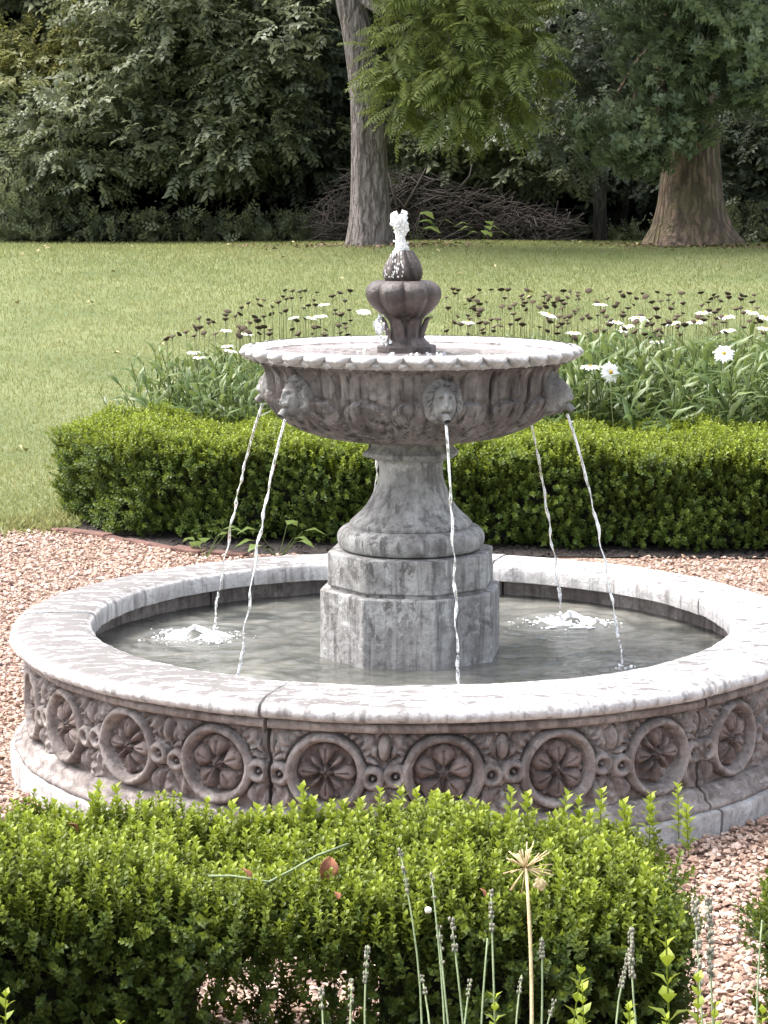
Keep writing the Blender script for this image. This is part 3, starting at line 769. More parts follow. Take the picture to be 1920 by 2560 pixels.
def in_poly(x, y, P):
    x = np.asarray(x); y = np.asarray(y); inside = np.zeros(x.shape, bool); n = len(P)
    for i in range(n):
        x0, y0 = P[i]; x1, y1 = P[(i + 1) % n]
        c = ((y0 > y) != (y1 > y)) & (x < (x1 - x0) * (y - y0) / (y1 - y0 + 1e-12) + x0); inside ^= c
    return inside
def edge_dist(x, y, P):
    D = np.full(np.shape(x), 9.0); n = len(P)
    for i in range(n):
        a, b = np.array(P[i]), np.array(P[(i + 1) % n]); ab = b - a
        t = np.clip(((x - a[0]) * ab[0] + (y - a[1]) * ab[1]) / (ab @ ab), 0, 1)
        D = np.minimum(D, np.hypot(x - a[0] - t * ab[0], y - a[1] - t * ab[1]))
    return D
def hedge(name, label, poly, height, dens_top, dens_side, variants, mat, core=True, hole=None, shoulder=.10, zmin=.04, tipside=.25, scale=1.0, sidefilter=None):
    """poly counter-clockwise"""
    root = empty(name, label, 'hedge', (0, 0, 0))
    P = np.array(poly); x0, y0 = P.min(0); x1, y1 = P.max(0)
    def top(x, y):
        e = edge_dist(x, y, poly)
        return height + .018 * np.sin(x * 9 + 1) + .014 * np.sin(y * 13 + x * 5) + .012 * np.sin(x * 23) - shoulder * (1 - np.clip(e / (shoulder * 1.6), 0, 1)) ** 2
    n = int((x1 - x0) * (y1 - y0) * dens_top); x = rng.uniform(x0, x1, n); y = rng.uniform(y0, y1, n)
    k = in_poly(x, y, poly); x, y = x[k], y[k]; z = top(x, y)
    n = len(x); pos = [np.stack([x, y, z - rng.uniform(.035, .085, n) * scale], -1)]
    dr = [np.stack([rng.normal(0, .22, n), rng.normal(0, .22, n), np.ones(n)], -1)]
    ex = [rng.uniform(.35, 1.0, n)]  # top shoots: new growth, and brightness from above put into the colour
    # a second, deeper layer of old leaves, with shade put into their darker tone
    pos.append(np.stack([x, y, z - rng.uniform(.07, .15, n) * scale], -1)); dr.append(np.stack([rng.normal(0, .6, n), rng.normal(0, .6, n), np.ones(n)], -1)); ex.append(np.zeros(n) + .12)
    for i in range(len(poly)):
        a, b = P[i], P[(i + 1) % len(poly)]; L = np.linalg.norm(b - a); t_ = (b - a) / L; nrm = np.array([t_[1], -t_[0]])
        if sidefilter and not sidefilter(nrm): continue
        m = int(L * height * dens_side); s = rng.uniform(0, L, m); h = rng.uniform(zmin, height - .03, m)
        inn = rng.uniform(-.01, .08, m) + .03 * np.sin(s * 11 + h * 6) + .02 * np.sin(h * 19 - s * 7)
        inn += shoulder * .5 * np.clip((h - height + .12) / .12, 0, 1) ** 2
        p = a[None] + t_[None] * s[:, None] - nrm[None] * (inn + .02)[:, None]
        q = np.stack([p[:, 0], p[:, 1], h - .03], -1)
        d = np.stack([nrm[0] + rng.normal(0, .45, m), nrm[1] + rng.normal(0, .45, m), rng.uniform(.2, 1.7, m)], -1)
        if hole is not None:
            keep = ~hole(q) | (rng.random(m) < .30); q, d, h = q[keep], d[keep], h[keep]; m = len(q)
        pos.append(q); dr.append(d); ex.append(np.clip(rng.uniform(0, tipside, m) + .5 * np.clip((h - height + .1) / .1, 0, 1), 0, 1))  # face shoots: older growth, and the face's shade put into the colour
    pos, dr, ex = np.concatenate(pos), np.concatenate(dr), np.concatenate(ex)
    n = len(pos)
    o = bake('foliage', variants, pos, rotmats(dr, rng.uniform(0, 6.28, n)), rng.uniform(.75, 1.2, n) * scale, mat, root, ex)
    o['kind'] = 'stuff'
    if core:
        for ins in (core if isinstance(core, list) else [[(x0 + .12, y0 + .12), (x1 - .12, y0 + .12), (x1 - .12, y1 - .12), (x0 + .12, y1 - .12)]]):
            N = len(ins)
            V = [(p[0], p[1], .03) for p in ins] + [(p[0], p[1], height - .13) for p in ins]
            mk('shade_core', V, [(i, (i + 1) % N, N + (i + 1) % N, N + i) for i in range(N)] + [tuple(range(N, 2 * N))], M_core, root, smooth=False)
    # stems standing on the ground
    parts = []
    for k in range(int(10 * (x1 - x0))):
        sx, sy = rng.uniform(x0, x1), rng.uniform(y0, y1)
        if not in_poly(np.array([sx]), np.array([sy]), poly)[0] or edge_dist(np.array([sx]), np.array([sy]), poly)[0] < .14: continue
        parts.append(tube([(sx, sy, -.01), (sx + rng.normal(0, .03), sy + rng.normal(0, .03), height * .5), (sx + rng.normal(0, .06), sy + rng.normal(0, .06), height - .1)], [.009, .006, .003], 5))
    V, F = merge(parts); mk('stems', V, F, M_twig, root)['kind'] = 'stuff'
    return root, top

# front hedge between the camera and the fountain
yb, yf = -CAM_D + 4.0, -CAM_D + 3.50
FH = [(-1.75, yf + .02), (.475, yf), (.455, yb), (-1.75, yb + .03)]
holeC = at(715, 2290, 3.56)
def hole(q): return (np.abs(q[:, 0] - (holeC.x - .03)) < .02 + .32 * (.42 - q[:, 2])) & (q[:, 1] < yf + .12) & (q[:, 2] < .315)
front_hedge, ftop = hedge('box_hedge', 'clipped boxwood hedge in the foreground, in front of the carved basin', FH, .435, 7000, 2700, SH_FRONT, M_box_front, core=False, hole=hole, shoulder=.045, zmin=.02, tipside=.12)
# shade core in two lengths, leaving the thin place open
for xa, xb in ((-1.66, holeC.x - .19), (holeC.x + .16, .37)):
    V = [(xa, yf + .15, .02), (xb, yf + .15, .02), (xb, yb - .12, .02), (xa, yb - .12, .02)]; V += [(x_, y_, .26) for x_, y_, _ in V]
    mk('shade_core', V, [(0, 1, 5, 4), (1, 2, 6, 5), (2, 3, 7, 6), (3, 0, 4, 7), (4, 5, 6, 7)], M_core, front_hedge, smooth=False)
# tall loose shoots of new growth along the hedge's top
shoot_me = []
for V, F, A in SH_TALL:
    o = mk('leafy_shoot', V, F, M_box_front, front_hedge, True, {'part': A, 'rnd': np.full(len(A), .7), 'ext': np.full(len(A), 1.0)}); shoot_me.append(o)
peaks = [(245, 1940), (300, 1950), (140, 1990), (505, 1985), (640, 2000), (770, 1945), (850, 1985), (905, 1990), (945, 1960), (1010, 1955), (1050, 1960), (1090, 1970), (1130, 1970), (1275, 1955), (1320, 1970), (1395, 1965), (1500, 1960), (1625, 1970), (1700, 1950), (1570, 1985), (1205, 1985), (690, 1990), (385, 1990), (30, 2025), (575, 1990), (1440, 1980)]
spots = [(at(px, py + 14, 3.93), 1.0) for px, py in peaks] + [(at(px + rng.normal(0, 22), py + 45 + rng.uniform(-12, 25), 3.90), rng.uniform(.8, 1.0)) for px, py in peaks + peaks[:8]]
for k in range(230):
    X_ = rng.uniform(-1.1, .44); Y_ = rng.uniform(yf + .04, yb - .03)
    spots.append((Vector((X_, Y_, float(ftop(np.array([X_]), np.array([Y_]))[0]) + .028)), rng.uniform(.55, .85)))
first = set()
for k, (p, s) in enumerate(spots):
    src = shoot_me[k % 5]
    o = src if k % 5 not in first else copy_part(src, front_hedge); first.add(k % 5)
    o.location = (p.x, p.y, p.z - .105 * s); o.scale = (s, s, s); o.rotation_euler = (rng.normal(0, .09), rng.normal(0, .09), rng.uniform(0, 6.28))
# hedge across the gap at the right edge of the photograph
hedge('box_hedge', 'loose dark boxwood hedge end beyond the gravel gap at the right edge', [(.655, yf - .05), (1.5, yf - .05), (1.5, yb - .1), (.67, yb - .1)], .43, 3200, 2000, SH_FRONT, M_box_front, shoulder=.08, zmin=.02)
# clipped hedge close to the camera, only its loose sprigs reach into the picture
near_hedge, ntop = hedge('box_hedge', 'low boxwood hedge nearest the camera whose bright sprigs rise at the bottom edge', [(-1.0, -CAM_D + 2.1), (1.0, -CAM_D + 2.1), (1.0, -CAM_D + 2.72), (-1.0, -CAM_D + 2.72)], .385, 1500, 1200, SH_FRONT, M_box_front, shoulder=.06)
BIG = [box_shoot(7, .125, .021, 60 + s) for s in range(4)]
big = [mk('leafy_sprig', V, F, M_box_front, near_hedge, True, {'part': A, 'rnd': np.full(len(A), .8), 'ext': np.full(len(A), 1.0)}) for V, F, A in BIG]
for k, (px, py, d, s) in enumerate([(1420, 2425, 2.70, 1.15), (1468, 2455, 2.68, 1.0), (1548, 2510, 2.62, .8), (1590, 2500, 2.62, .85), (1684, 2355, 2.70, 1.5), (1750, 2440, 2.66, 1.1), (1790, 2500, 2.64, .9), (1240, 2490, 2.64, .9), (8, 2478, 2.66, 1.0), (295, 2548, 2.6, .6), (1700, 2520, 2.6, .8), (1890, 2520, 2.62, .8)]):
    o = big[k] if k < 4 else copy_part(big[k % 4], near_hedge)
    p = at(px, py, d); o.location = (p.x, p.y, p.z - .125 * s); o.scale = (s, s, s); o.rotation_euler = (rng.normal(0, .1), rng.normal(0, .1), rng.uniform(0, 6.28))

# back hedge in front of the flower bed
BH = [(-1.33, 3.93), (-.2, 3.72), (3.4, 3.32), (3.6, 4.35), (-.15, 4.80), (-1.0, 4.92), (-1.20, 5.30), (-1.72, 5.30), (-1.80, 4.55), (-1.68, 4.40)]
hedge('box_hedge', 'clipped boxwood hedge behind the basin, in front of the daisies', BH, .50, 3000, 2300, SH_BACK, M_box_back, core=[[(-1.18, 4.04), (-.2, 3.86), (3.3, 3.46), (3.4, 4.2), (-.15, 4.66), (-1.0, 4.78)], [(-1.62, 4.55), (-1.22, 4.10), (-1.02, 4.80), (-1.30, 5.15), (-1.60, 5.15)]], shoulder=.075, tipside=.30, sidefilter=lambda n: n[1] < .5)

# things lying on the front hedge
def dry_leaf(name, p, s, label, rx, rz):
    nu, nv = 9, 7; V = []
    for i in range(nu):
        t = i / (nu - 1)
        for j in range(nv):
            q_ = -1 + 2 * j / (nv - 1); wd = math.sin(math.pi * (.04 + .92 * t)) ** .8 * .42
            V.append((q_ * wd * s, (t - .5) * s, (.35 * q_ * q_ * wd + .18 * math.sin(t * 3.1) + .03 * math.sin(q_ * 9 + t * 7)) * s))
    o = mk(name, V, grid_faces(nu, nv), M_dryleaf); o.location = p; o.rotation_euler = (rx, .4, rz)
    sm = o.modifiers.new('thickness', 'SOLIDIFY'); sm.thickness = .0008
    return tag(o, label, 'dead leaf', 'dead brown leaves caught on the front hedge')
dry_leaf('dead_leaf', at(818, 2172, 3.62), .042, 'curled red brown dead leaf standing upright on the front hedge', 1.2, .2)
dry_leaf('dead_leaf', at(612, 2190, 3.58), .030, 'small folded brown dead leaf beside the thin vine on the front hedge', .9, 1.2)
dry_leaf('dead_leaf', at(840, 2240, 3.50), .018, 'tiny brown dead leaf low on the front hedge, under the upright one', .5, .6)
dry_leaf('dead_leaf', at(182, 2072, 3.85), .024, 'dark brown dead leaf among shoots at the hedge\'s far left', .9, 2.0)
dry_leaf('dead_leaf', at(1205, 2232, 3.40), .016, 'pale tan dead leaf on the hedge left of the straw allium head', .8, 1.0)
vp = [at(520, 2190, 3.56), at(580, 2190, 3.56), at(672, 2205, 3.55), at(730, 2175, 3.60), at(790, 2140, 3.66), at(870, 2110, 3.72)]
V, F = tube([tuple(p) for p in vp], .0022, 6); tag(mk('vine_stem', V, F, M_lavstem), 'thin green vine stem trailing across the front hedge', 'vine')

# ------------------------------------------------------------------ stalks in the foreground
def lavender(pt, pb, spike, label, fat=1.0, flower=False):
    base = Vector(pb); tip = Vector(pt); base.z = max(base.z - .15, .1)
    root = empty('lavender_stalk', label, 'lavender', base, 0, 'dry lavender stalks in the foreground')
    v = tip - base; n = 9
    side = Vector((rng.normal(0, .010), rng.normal(0, .01), 0))
    pts = [tuple(v * t + side * math.sin(math.pi * t)) for t in np.linspace(0, 1, n)]
    V, F = tube(pts, np.linspace(.0019, .0012, n), 6); mk('stem', V, F, M_lavstem, root)
    parts = []; L = v.length; dirn = v.normalized()
    t = 1.0
    while t > 1 - spike / L:
        c = v * t + side * math.sin(math.pi * t)
        gap = rng.random() < .25
        for k in range(0 if gap else 4):
            a = rng.random() * 6.28; o_ = Vector((math.cos(a), math.sin(a), .7)) * .0027 * fat
            r_ = .0021 * fat * rng.uniform(.7, 1.3)
            P_, F_ = ico(0); parts.append(((P_ * r_ * np.array([.8, .8, 1.5])) + np.array(c + o_), [tuple(f) for f in F_]))
        t -= .0062 / L
    if parts:
        V, F = merge(parts); mk('flower_spike', V, F, M_lav, root)['kind'] = 'stuff'
    if flower:
        V, F = blob(tuple(v * .86 + Vector((-.008, 0, 0))), .005); mk('floret', V, F, M_petal, root, attrs=None)
def cx(x, y): return 960 + x / 1.728, 1900 + y / 1.728
lav = [((70, 395), (152, 1141), .060, 'tall leftmost lavender stalk of the centre group, its spike against the hedge top', 1.0, False),
       ((205, 500), (275, 1141), .052, 'lavender stalk second from left in the centre group with one pale floret', 1.0, True),
       ((238, 730), (340, 1141), .050, 'lavender stalk with fuzzy spike third from left in the centre group', 1.2, False),
       ((292, 695), (378, 1141), .052, 'lavender stalk with thick spike fourth from left in the centre group', 1.2, False),
       ((462, 570), (500, 1141), .060, 'tall lavender stalk with brownish tip just left of the straw allium', 1.0, False),
       ((447, 770), (412, 1141), .0, 'bare green stalk without a spike leaning left of the straw allium', 1.0, False),
       ((682, 765), (660, 1141), .032, 'short lavender stalk just right of the straw allium stem', 1.0, False),
       ((594, 930), (612, 1141), .028, 'low lavender stalk immediately left of the straw allium stem', .9, False),
       ((1066, 740), (1172, 1141), .070, 'lavender stalk leaning left with a long beaded spike, right of the allium', 1.25, False),
       ((1058, 850), (1142, 1141), .045, 'shorter lavender stalk beside the long beaded spike', 1.1, False),
       ((1343, 620), (1425, 1141), .115, 'pale thick lavender spike at the right end of the front hedge', 1.5, False),
       ((1402, 610), (1450, 1141), .115, 'rightmost pale lavender spike, against the gravel', 1.4, False),
       ((735, 1045), (745, 1141), .03, 'lavender tip low at the bottom edge left of the bright sprigs', .9, False),
       ((372, 960), (385, 1141), .02, 'low lavender tip between the centre group and the allium', .9, False),
       ((165, 940), (180, 1141), .03, 'low lavender tip at the bottom behind the leftmost centre stalk', .9, False)]
for a, b, sp, lb, fat, fl in lav:
    lavender(at(*cx(*a), 2.95), at(*cx(*b), 2.80), sp, lb, fat, fl)
def c5(x, y): return x / 1.728, 1900 + y / 1.728
for a, b, sp, lb in [((1590, 800), (1622, 1141), .060, 'lavender stalk with grey spike, leftmost tall one beside the hole in the hedge'), ((1520, 945), (1545, 1141), .045, 'low lavender stalk left of the leftmost tall one'), ((1388, 1000), (1392, 1141), .03, 'low lavender tip nearest the hole in the front hedge')]:
    lavender(at(*c5(*a), 2.95), at(*c5(*b), 2.80), sp, lb, 1.1)
lavender(at(1905, 2300, 3.0), at(1908, 2550, 2.85), .0, 'bare pale stalk at the right edge over the gravel', 1.0)
# dried allium
hd = at(*cx(612, 468), 2.98); bt = at(*cx(632, 1141), 2.82); bt.z -= .15
al = empty('allium_head', 'dried straw coloured allium head with spreading rays above the front hedge', 'dried flower', bt)
v = hd - bt
V, F = tube([tuple(v * t + Vector((.006 * math.sin(t * 3), 0, 0))) for t in np.linspace(0, 1, 8)], np.linspace(.0032, .0024, 8), 7); mk('stem', V, F, M_allium, al)
for k in range(42):
    d = Vector((rng.normal(.35, .75), rng.normal(0, .7), rng.normal(.35, .6))).normalized(); L = rng.uniform(.022, .042)
    V, F = tube([tuple(v), tuple(v + d * L * .6 + Vector((0, 0, .001))), tuple(v + d * L)], [.0008, .0007, .0012], 4)
    mk('ray', V, F, M_allium, al)
parts = [blob(tuple(v + Vector((.018 + .008 * rng.normal(), -.01, -.020 + .006 * rng.normal()))), .006 * rng.uniform(.6, 1.2)) for _ in range(7)]
V, F = merge(parts); mk('seed_cluster', V, F, M_allium, al)

# ------------------------------------------------------------------ gravel stones, edging bricks
P0, PF = ico(0); pebs = []
for k in range(7):
    V = P0 * (1 + .35 * np.sin(P0 @ np.array([[3.1 + k], [2.3], [4.7 - k]]) * 1.7)); V = V * np.array([1.0, rng.uniform(.6, .95), rng.uniform(.4, .65)])
    pebs.append((V, PF, np.zeros(len(V))))
def pebbles(n, x0, x1, y0, y1, size, rmin=1.165):
    x = rng.uniform(x0, x1, n); y = rng.uniform(y0, y1, n)
    k = in_poly(x, y, GR) & (np.hypot(x, y) > rmin); x, y = x[k], y[k]; n = len(x)
    s = size * rng.lognormal(0, .28, n)
    d = np.stack([rng.normal(0, .35, n), rng.normal(0, .35, n), np.ones(n)], -1)
    return np.stack([x, y, .002 + s * .30 + rng.uniform(0, .007, n)], -1), d, s
g = [pebbles(38000, -2.5, -.45, -1.9, 4.2, .0074), pebbles(11000, .35, 1.2, -2.9, -.7, .0074), pebbles(9000, 1.0, 2.3, -.9, 3.5, .0076), pebbles(3000, -.45, .1, -2.75, -2.0, .0078), pebbles(16000, -3.6, -2.5, -1.5, 4.2, .0082)]
pos = np.concatenate([a for a, _, _ in g]); dr = np.concatenate([b for _, b, _ in g]); s = np.concatenate([c for _, _, c in g])
tag(bake('gravel', pebs, pos, rotmats(dr, rng.uniform(0, 6.28, len(pos))), s, M_pebble, None, None, False), kind='stuff')
edging = empty('brick_edging', 'line of reddish bricks sunk between gravel and the mulch at left', 'edging')
pts = [Vector((-2.25, 4.17, 0)), Vector((-1.95, 4.24, 0)), Vector((-1.70, 4.19, 0)), Vector((-1.46, 3.97, 0)), Vector((-1.22, 3.75, 0)), Vector((-.96, 3.51, 0)), Vector((-.72, 3.42, 0)), Vector((-.48, 3.38, 0)), Vector((-.2, 3.36, 0))]
bp = None
for i in range(len(pts) - 1):
    a, b = pts[i], pts[i + 1]; n = max(1, round((b - a).length / .21))
    for k in range(n):
        c = a.lerp(b, (k + .5) / n)
        if bp is None:
            V = [(sx * .098, sy * .032, z_) for z_ in (-.05, .022) for sx, sy in ((-1, -1), (1, -1), (1, 1), (-1, 1))]
            o = bp = mk('brick', V, [(3, 2, 1, 0), (4, 5, 6, 7), (0, 1, 5, 4), (1, 2, 6, 5), (2, 3, 7, 6), (3, 0, 4, 7)], M_brick, edging, False)
            m_ = o.modifiers.new('bevel', 'BEVEL'); m_.width = .007; m_.segments = 2
        else: o = copy_part(bp, edging)
        o.location = (c.x, c.y, rng.uniform(-.010, .006)); o.rotation_euler = (rng.normal(0, .04), rng.normal(0, .03), math.atan2(b.y - a.y, b.x - a.x) + rng.normal(0, .05))
# mulch chips in the bed's front corner
chip = []
for k in range(4):
    V = np.array([(-1, -.3, 0), (1, -.4, .1), (1, .3, 0), (-1, .4, .15), (0, 0, .35)]) * rng.uniform(.7, 1.2, 3); chip.append((V, np.array([(0, 1, 4), (1, 2, 4), (2, 3, 4), (3, 0, 4)]), np.zeros(5)))
n = 5200; x = rng.uniform(-2.0, 2.6, n); y = rng.uniform(3.2, 4.9, n); k = in_poly(x, y, BED); x, y = x[k], y[k]; n = len(x)
tag(bake('mulch_chips', chip, np.stack([x, y, np.full(n, .010)], -1), rotmats(np.stack([rng.normal(0, .4, n), rng.normal(0, .4, n), np.ones(n)], -1), rng.uniform(0, 6.28, n)), rng.uniform(.008, .02, n), M_soil, None, None, False), kind='stuff')
# weeds between hedge and basin
def weed(p, label, s, n=7):
    parts = []
    for k in range(n):
        a = rng.random() * 6.28; r_ = s * rng.uniform(.2, .8); b = np.array([r_ * math.cos(a), r_ * math.sin(a), s * rng.uniform(.3, 1.1)])
        parts.append(rod((0, 0, 0), b, .002, .0015, .3)); parts.append(leaf(s * rng.uniform(.6, .9), s * rng.uniform(.4, .55), b, (math.cos(a), math.sin(a), .1), (0, 0, 1), .5, .1, .3))
    V, F, A = stack(parts)
    o = mk('weed', V, F, M_daisy_leaf, None, True, {'part': A, 'rnd': np.full(len(A), .8), 'ext': np.full(len(A), .7)}); o.location = p
    tag(o, label, 'weed', 'leafy weeds'); return o
weed(Vector((-.93, 3.42, 0)), 'broad leaved green weed by the hedge foot behind the leftmost water jet', .13)
weed(Vector((-.60, 3.40, 0)), 'broad leaved pale weed by the hedge foot right of the left jets', .14)
for px, py, lb, s in ((1035, 590, 'small weed on the lawn edge just right of the water plume', .45), (1205, 590, 'small weed on the lawn edge before the brush pile', .30)):
    p = at(px, py, 33.0); p.z = float(terrain(p.x, p.y)); weed(p, lb, s, 9)

# ------------------------------------------------------------------ daisy bed
def daisy_stem(n, H, seed):
    r = random.Random(seed); parts = [rod((0, 0, 0), (0, 0, H), .003, .002, .3)]
    for i in range(n):
        t = (i + .5) / n; a = i * 2.4 + r.uniform(-.4, .4); L = (.17 - .07 * t) * r.uniform(.8, 1.2)
        parts.append(leaf(L, L * .20, (0, 0, H * t), (math.cos(a), math.sin(a), .5 + .9 * t), (0, 0, 1), .2 + .5 * t * r.random(), .18, .28))
    return stack(parts)
DS = [daisy_stem(15, .60, s) for s in range(5)]
BEDIN = [(-1.05, 4.75), (.2, 4.65), (3.5, 4.2), (4.4, 6.9), (1.0, 7.6), (-.9, 7.1), (-1.5, 6.2), (-1.5, 5.5), (-1.1, 5.2)]
n = 4200; x = rng.uniform(-1.6, 4.4, n); y = rng.uniform(4.2, 7.4, n)
k = in_poly(x, y, BEDIN); x, y = x[k], y[k]; n = len(x)
sc = rng.uniform(.9, 1.32, n) * (1 - .35 * sstep(6.0, 7.2, y)) * (1 + .12 * sstep(.2, 1.0, x))
tag(bake('daisy_foliage', DS, np.stack([x, y, terrain(x, y)], -1), rotmats(np.stack([rng.normal(0, .22, n), rng.normal(-.08, .22, n), np.ones(n)], -1), rng.uniform(0, 6.28, n)), sc, M_daisy_leaf, None, rng.uniform(0, 1, n)), kind='stuff')
def stem_to(p, root, mat, lean=.09, r=.0030, bend=None):
    g = Vector((p.x + rng.normal(0, lean), p.y + rng.normal(0, lean), 0)) if bend is None else bend
    g.z = float(terrain(g.x, g.y)); v0 = g - p
    pts = [tuple(v0 * (1 - t) * (1 + .0 * t) + Vector((v0.x, v0.y, 0)) * (-.25 * math.sin(math.pi * t))) for t in np.linspace(0, 1, 6)]
    V, F = tube(pts, [r * 1.3, r * 1.2, r * 1.1, r, r, r], 5); return mk('stem', V, F, mat, root)
def seed_head_mesh():
    V, F = lathe([(.001, -.006), (.006, -.005), (.014, .000), (.018, .003), (.016, .006), (.009, .0085), (.001, .009)], 10, lambda th, r, z: r * (1 + .12 * np.sin(th * 5)))
    return V, F
sh_proto = mk('seed_head', *seed_head_mesh(), M_seed, None)
slots = []
while len(slots) < 270:
    px = rng.uniform(415, 1918); yt = np.interp(px, [415, 500, 600, 690, 1100, 1500, 1918], [850, 792, 765, 724, 722, 728, 735])
    py = yt + (845 - yt) * rng.random() ** 1.25
    if px > 1060 and rng.random() < .0: continue
    if px < 1060 and rng.random() < .42: continue
    if 905 < px < 1110 and py > 640: continue
    if 640 < px < 1410 and py > 838: continue
    if all((px - a) ** 2 / 4 + (py - b) ** 2 * 1.0 > 30 for a, b in slots): slots.append((px, py))
for k, (px, py) in enumerate(slots):
    d = float(np.interp(py, [722, 850], [13.3, 11.6]) + rng.normal(0, .15))
    p = at(px, py, d); root = empty('spent_daisy', 'dark brown spent daisy head on a thin stem in the flower bed behind the fountain', 'spent daisy', p, 0, 'dark spent daisy heads in the flower bed')
    o = sh_proto if k == 0 else copy_part(sh_proto, root); o.parent = root
    s = rng.uniform(.80, 1.40); o.scale = (s, s, s * rng.uniform(.6, 1.3)); o.rotation_euler = (rng.normal(0, .32), rng.normal(0, .32), rng.uniform(0, 6))
    stem_to(p, root, M_stem)
def petals_mesh(n):
    parts = []
    for k in range(n):
        a = 2 * math.pi * k / n; L = .040 * (1 + .12 * math.sin(k * 2.3)); W = .0105
        dx, dy = math.cos(a), math.sin(a); V = []
        for j, (t, wd, z_) in enumerate(((.18, .45, .002), (.45, .9, .004), (.78, 1.0, .001), (1.0, .35, -.005))):
            for s_ in (-1, 1): V.append((dx * L * t - dy * s_ * W * wd * .5, dy * L * t + dx * s_ * W * wd * .5, z_ + .001 * math.sin(k * 1.7)))
        parts.append((V, [(0, 1, 3, 2), (2, 3, 5, 4), (4, 5, 7, 6)]))
    return merge(parts)
pet_proto = mk('petals', *petals_mesh(19), M_petal, None, False)
eye_proto = mk('flower_eye', *lathe([(.001, .000), (.008, .000), (.0085, .004), (.006, .0065), (.001, .0075)], 12), M_eye, None)
fl = [(1372, 787, .5), (1501, 761, .15), (1434, 832, .2), (1539, 805, .3), (1566, 816, .2), (1597, 796, .6), (1551, 826, .2), (1644, 854, .15), (1682, 808, .1), (1758, 781, .2), (1815, 792, .25), (1741, 805, .1), (1879, 781, .3), (1913, 794, .5), (1913, 821, .2), (1819, 826, .1), (1475, 917, .1), (1526, 931, 1.25), (1810, 884, .9),
      (566, 826, .25), (617, 835, .2), (810, 761, .3), (801, 790, .2), (734, 794, .2), (778, 795, .15), (485, 881, .25), (498, 893, .3), (568, 865, .15), (577, 877, .2), (910, 779, .8), (1169, 806, .2)]
flab = ['tilted white daisy nearest the finial in the right group', 'white daisy highest among the seed heads right of the bowl', 'wide flat white daisy just above the bowl lip\'s right end',
        'leftmost white daisy of the tight right hand cluster', 'middle white daisy of the tight right hand cluster', 'upturned white daisy at the right end of the tight cluster', 'lowest white daisy of the tight right hand cluster',
        'flat white daisy standing alone below the right group', 'thin edge-on white daisy left of the drooping petals, far right', 'wide white daisy between the thin edge-on one and the flat one at right', 'flat white daisy right of the wide one near the top of the right group',
        'small drooping white daisy below the wide one at right', 'wide white daisy near the right edge of the photograph', 'white daisy cut by the right edge of the photograph, upper one', 'white daisy cut by the right edge of the photograph, lower one', 'small yellowish white daisy below the flat one at right',
        'small flat white daisy just right of the bowl lip, beside the lion head', 'open white daisy facing the camera, right of the bowl\'s right lion head', 'white daisy with pointed petals on a long leaning stem at right',
        'white daisy in the left group, above the left end of the bowl lip', 'small white daisy right above the bowl lip at left', 'white daisy highest in the left group, left of the finial', 'wide white daisy just below the highest one left of the finial', 'small white daisy left of the wide one left of the finial', 'pale white daisy close left of the wide one, drooping on its stem',
        'upper left daisy of the touching pair, farthest left of all', 'lower daisy of the touching pair left of the bowl', 'thin white daisy above the one that touches the bowl lip\'s left tip', 'white daisy touching the bowl lip\'s left tip',
        'white daisy seen edge on, touching the left side of the finial vase', 'white daisy behind the bowl just right of the finial']
for k, (px, py, tilt) in enumerate(fl):
    d = 10.55 if k in (16, 17, 18) else float(np.interp(py, [760, 890], [12.7, 11.4])); p = at(px, py, d)
    root = empty('white_daisy', flab[k], 'daisy', p, 0, 'white daisies in the flower bed')
    rot = (tilt * (1.0 if k in (16, 17, 18) else .35), rng.normal(0, .12) + (.3 if k in (17, 13) else 0), rng.uniform(-.3, .3))
    s = rng.uniform(1.1, 1.45) if px > 950 else rng.uniform(.85, 1.1)
    for pr in (pet_proto, eye_proto):
        o = pr if k == 0 else copy_part(pr, root); o.parent = root; o.rotation_euler = rot; o.scale = (s, s, s)
    bend = None
    if k == 18: bend = at(1725, 1010, 10.9)
    stem_to(p - Vector((0, 0, .003)), root, M_stem, .05, .0026, bend)
for a, b, lb in (((1645, 912), (1690, 1000), 'pale bare flower stalk leaning left in the daisy leaves at right'), ((1690, 970), (1742, 1022), 'short pale bare stalk lying right of the leaning one')):
    V, F = tube([tuple(at(*b, 10.7)), tuple(at((a[0] + b[0]) / 2 + 6, (a[1] + b[1]) / 2, 10.72)), tuple(at(*a, 10.75))], [.005, .0045, .004], 6)
    tag(mk('bare_stalk', V, F, M_stem), lb, 'stalk')

# ------------------------------------------------------------------ grass and fallen leaves on the lawn
def blade(seed):
    r = random.Random(seed); L = 1.0; b = r.uniform(.15, .6); w_ = .10
    V = np.array([(-w_, 0, 0), (w_, 0, 0), (-w_ * .7, b * .35, .6), (w_ * .7, b * .35, .6), (0, b, 1.0)]); return V, np.array([(0, 1, 3), (0, 3, 2), (2, 3, 4)]), np.array([0, 0, .4, .4, .9])
BL = [blade(s) for s in range(5)]
N = 340000
d = 9.6 * (36.4 / 9.6) ** (rng.random(N) ** 1.15); u_ = rng.uniform(-1, 1, N); lat = (.62 * u_ + .38 * u_ ** 5) * (d * .33 + 2.2)
x, y = lat - .0128 * d, d - CAM_D
k = ~in_poly(x, y, GR) & ~in_poly(x, y, BED); x, y, d = x[k], y[k], d[k]; n = len(x)
sc = rng.uniform(.018, .036, n) * (1 + .55 * sstep(12, 30, d))
edge = edge_dist(x, y, GR) < .35; sc = np.where(edge, sc * rng.uniform(1, 2.3, n), sc)
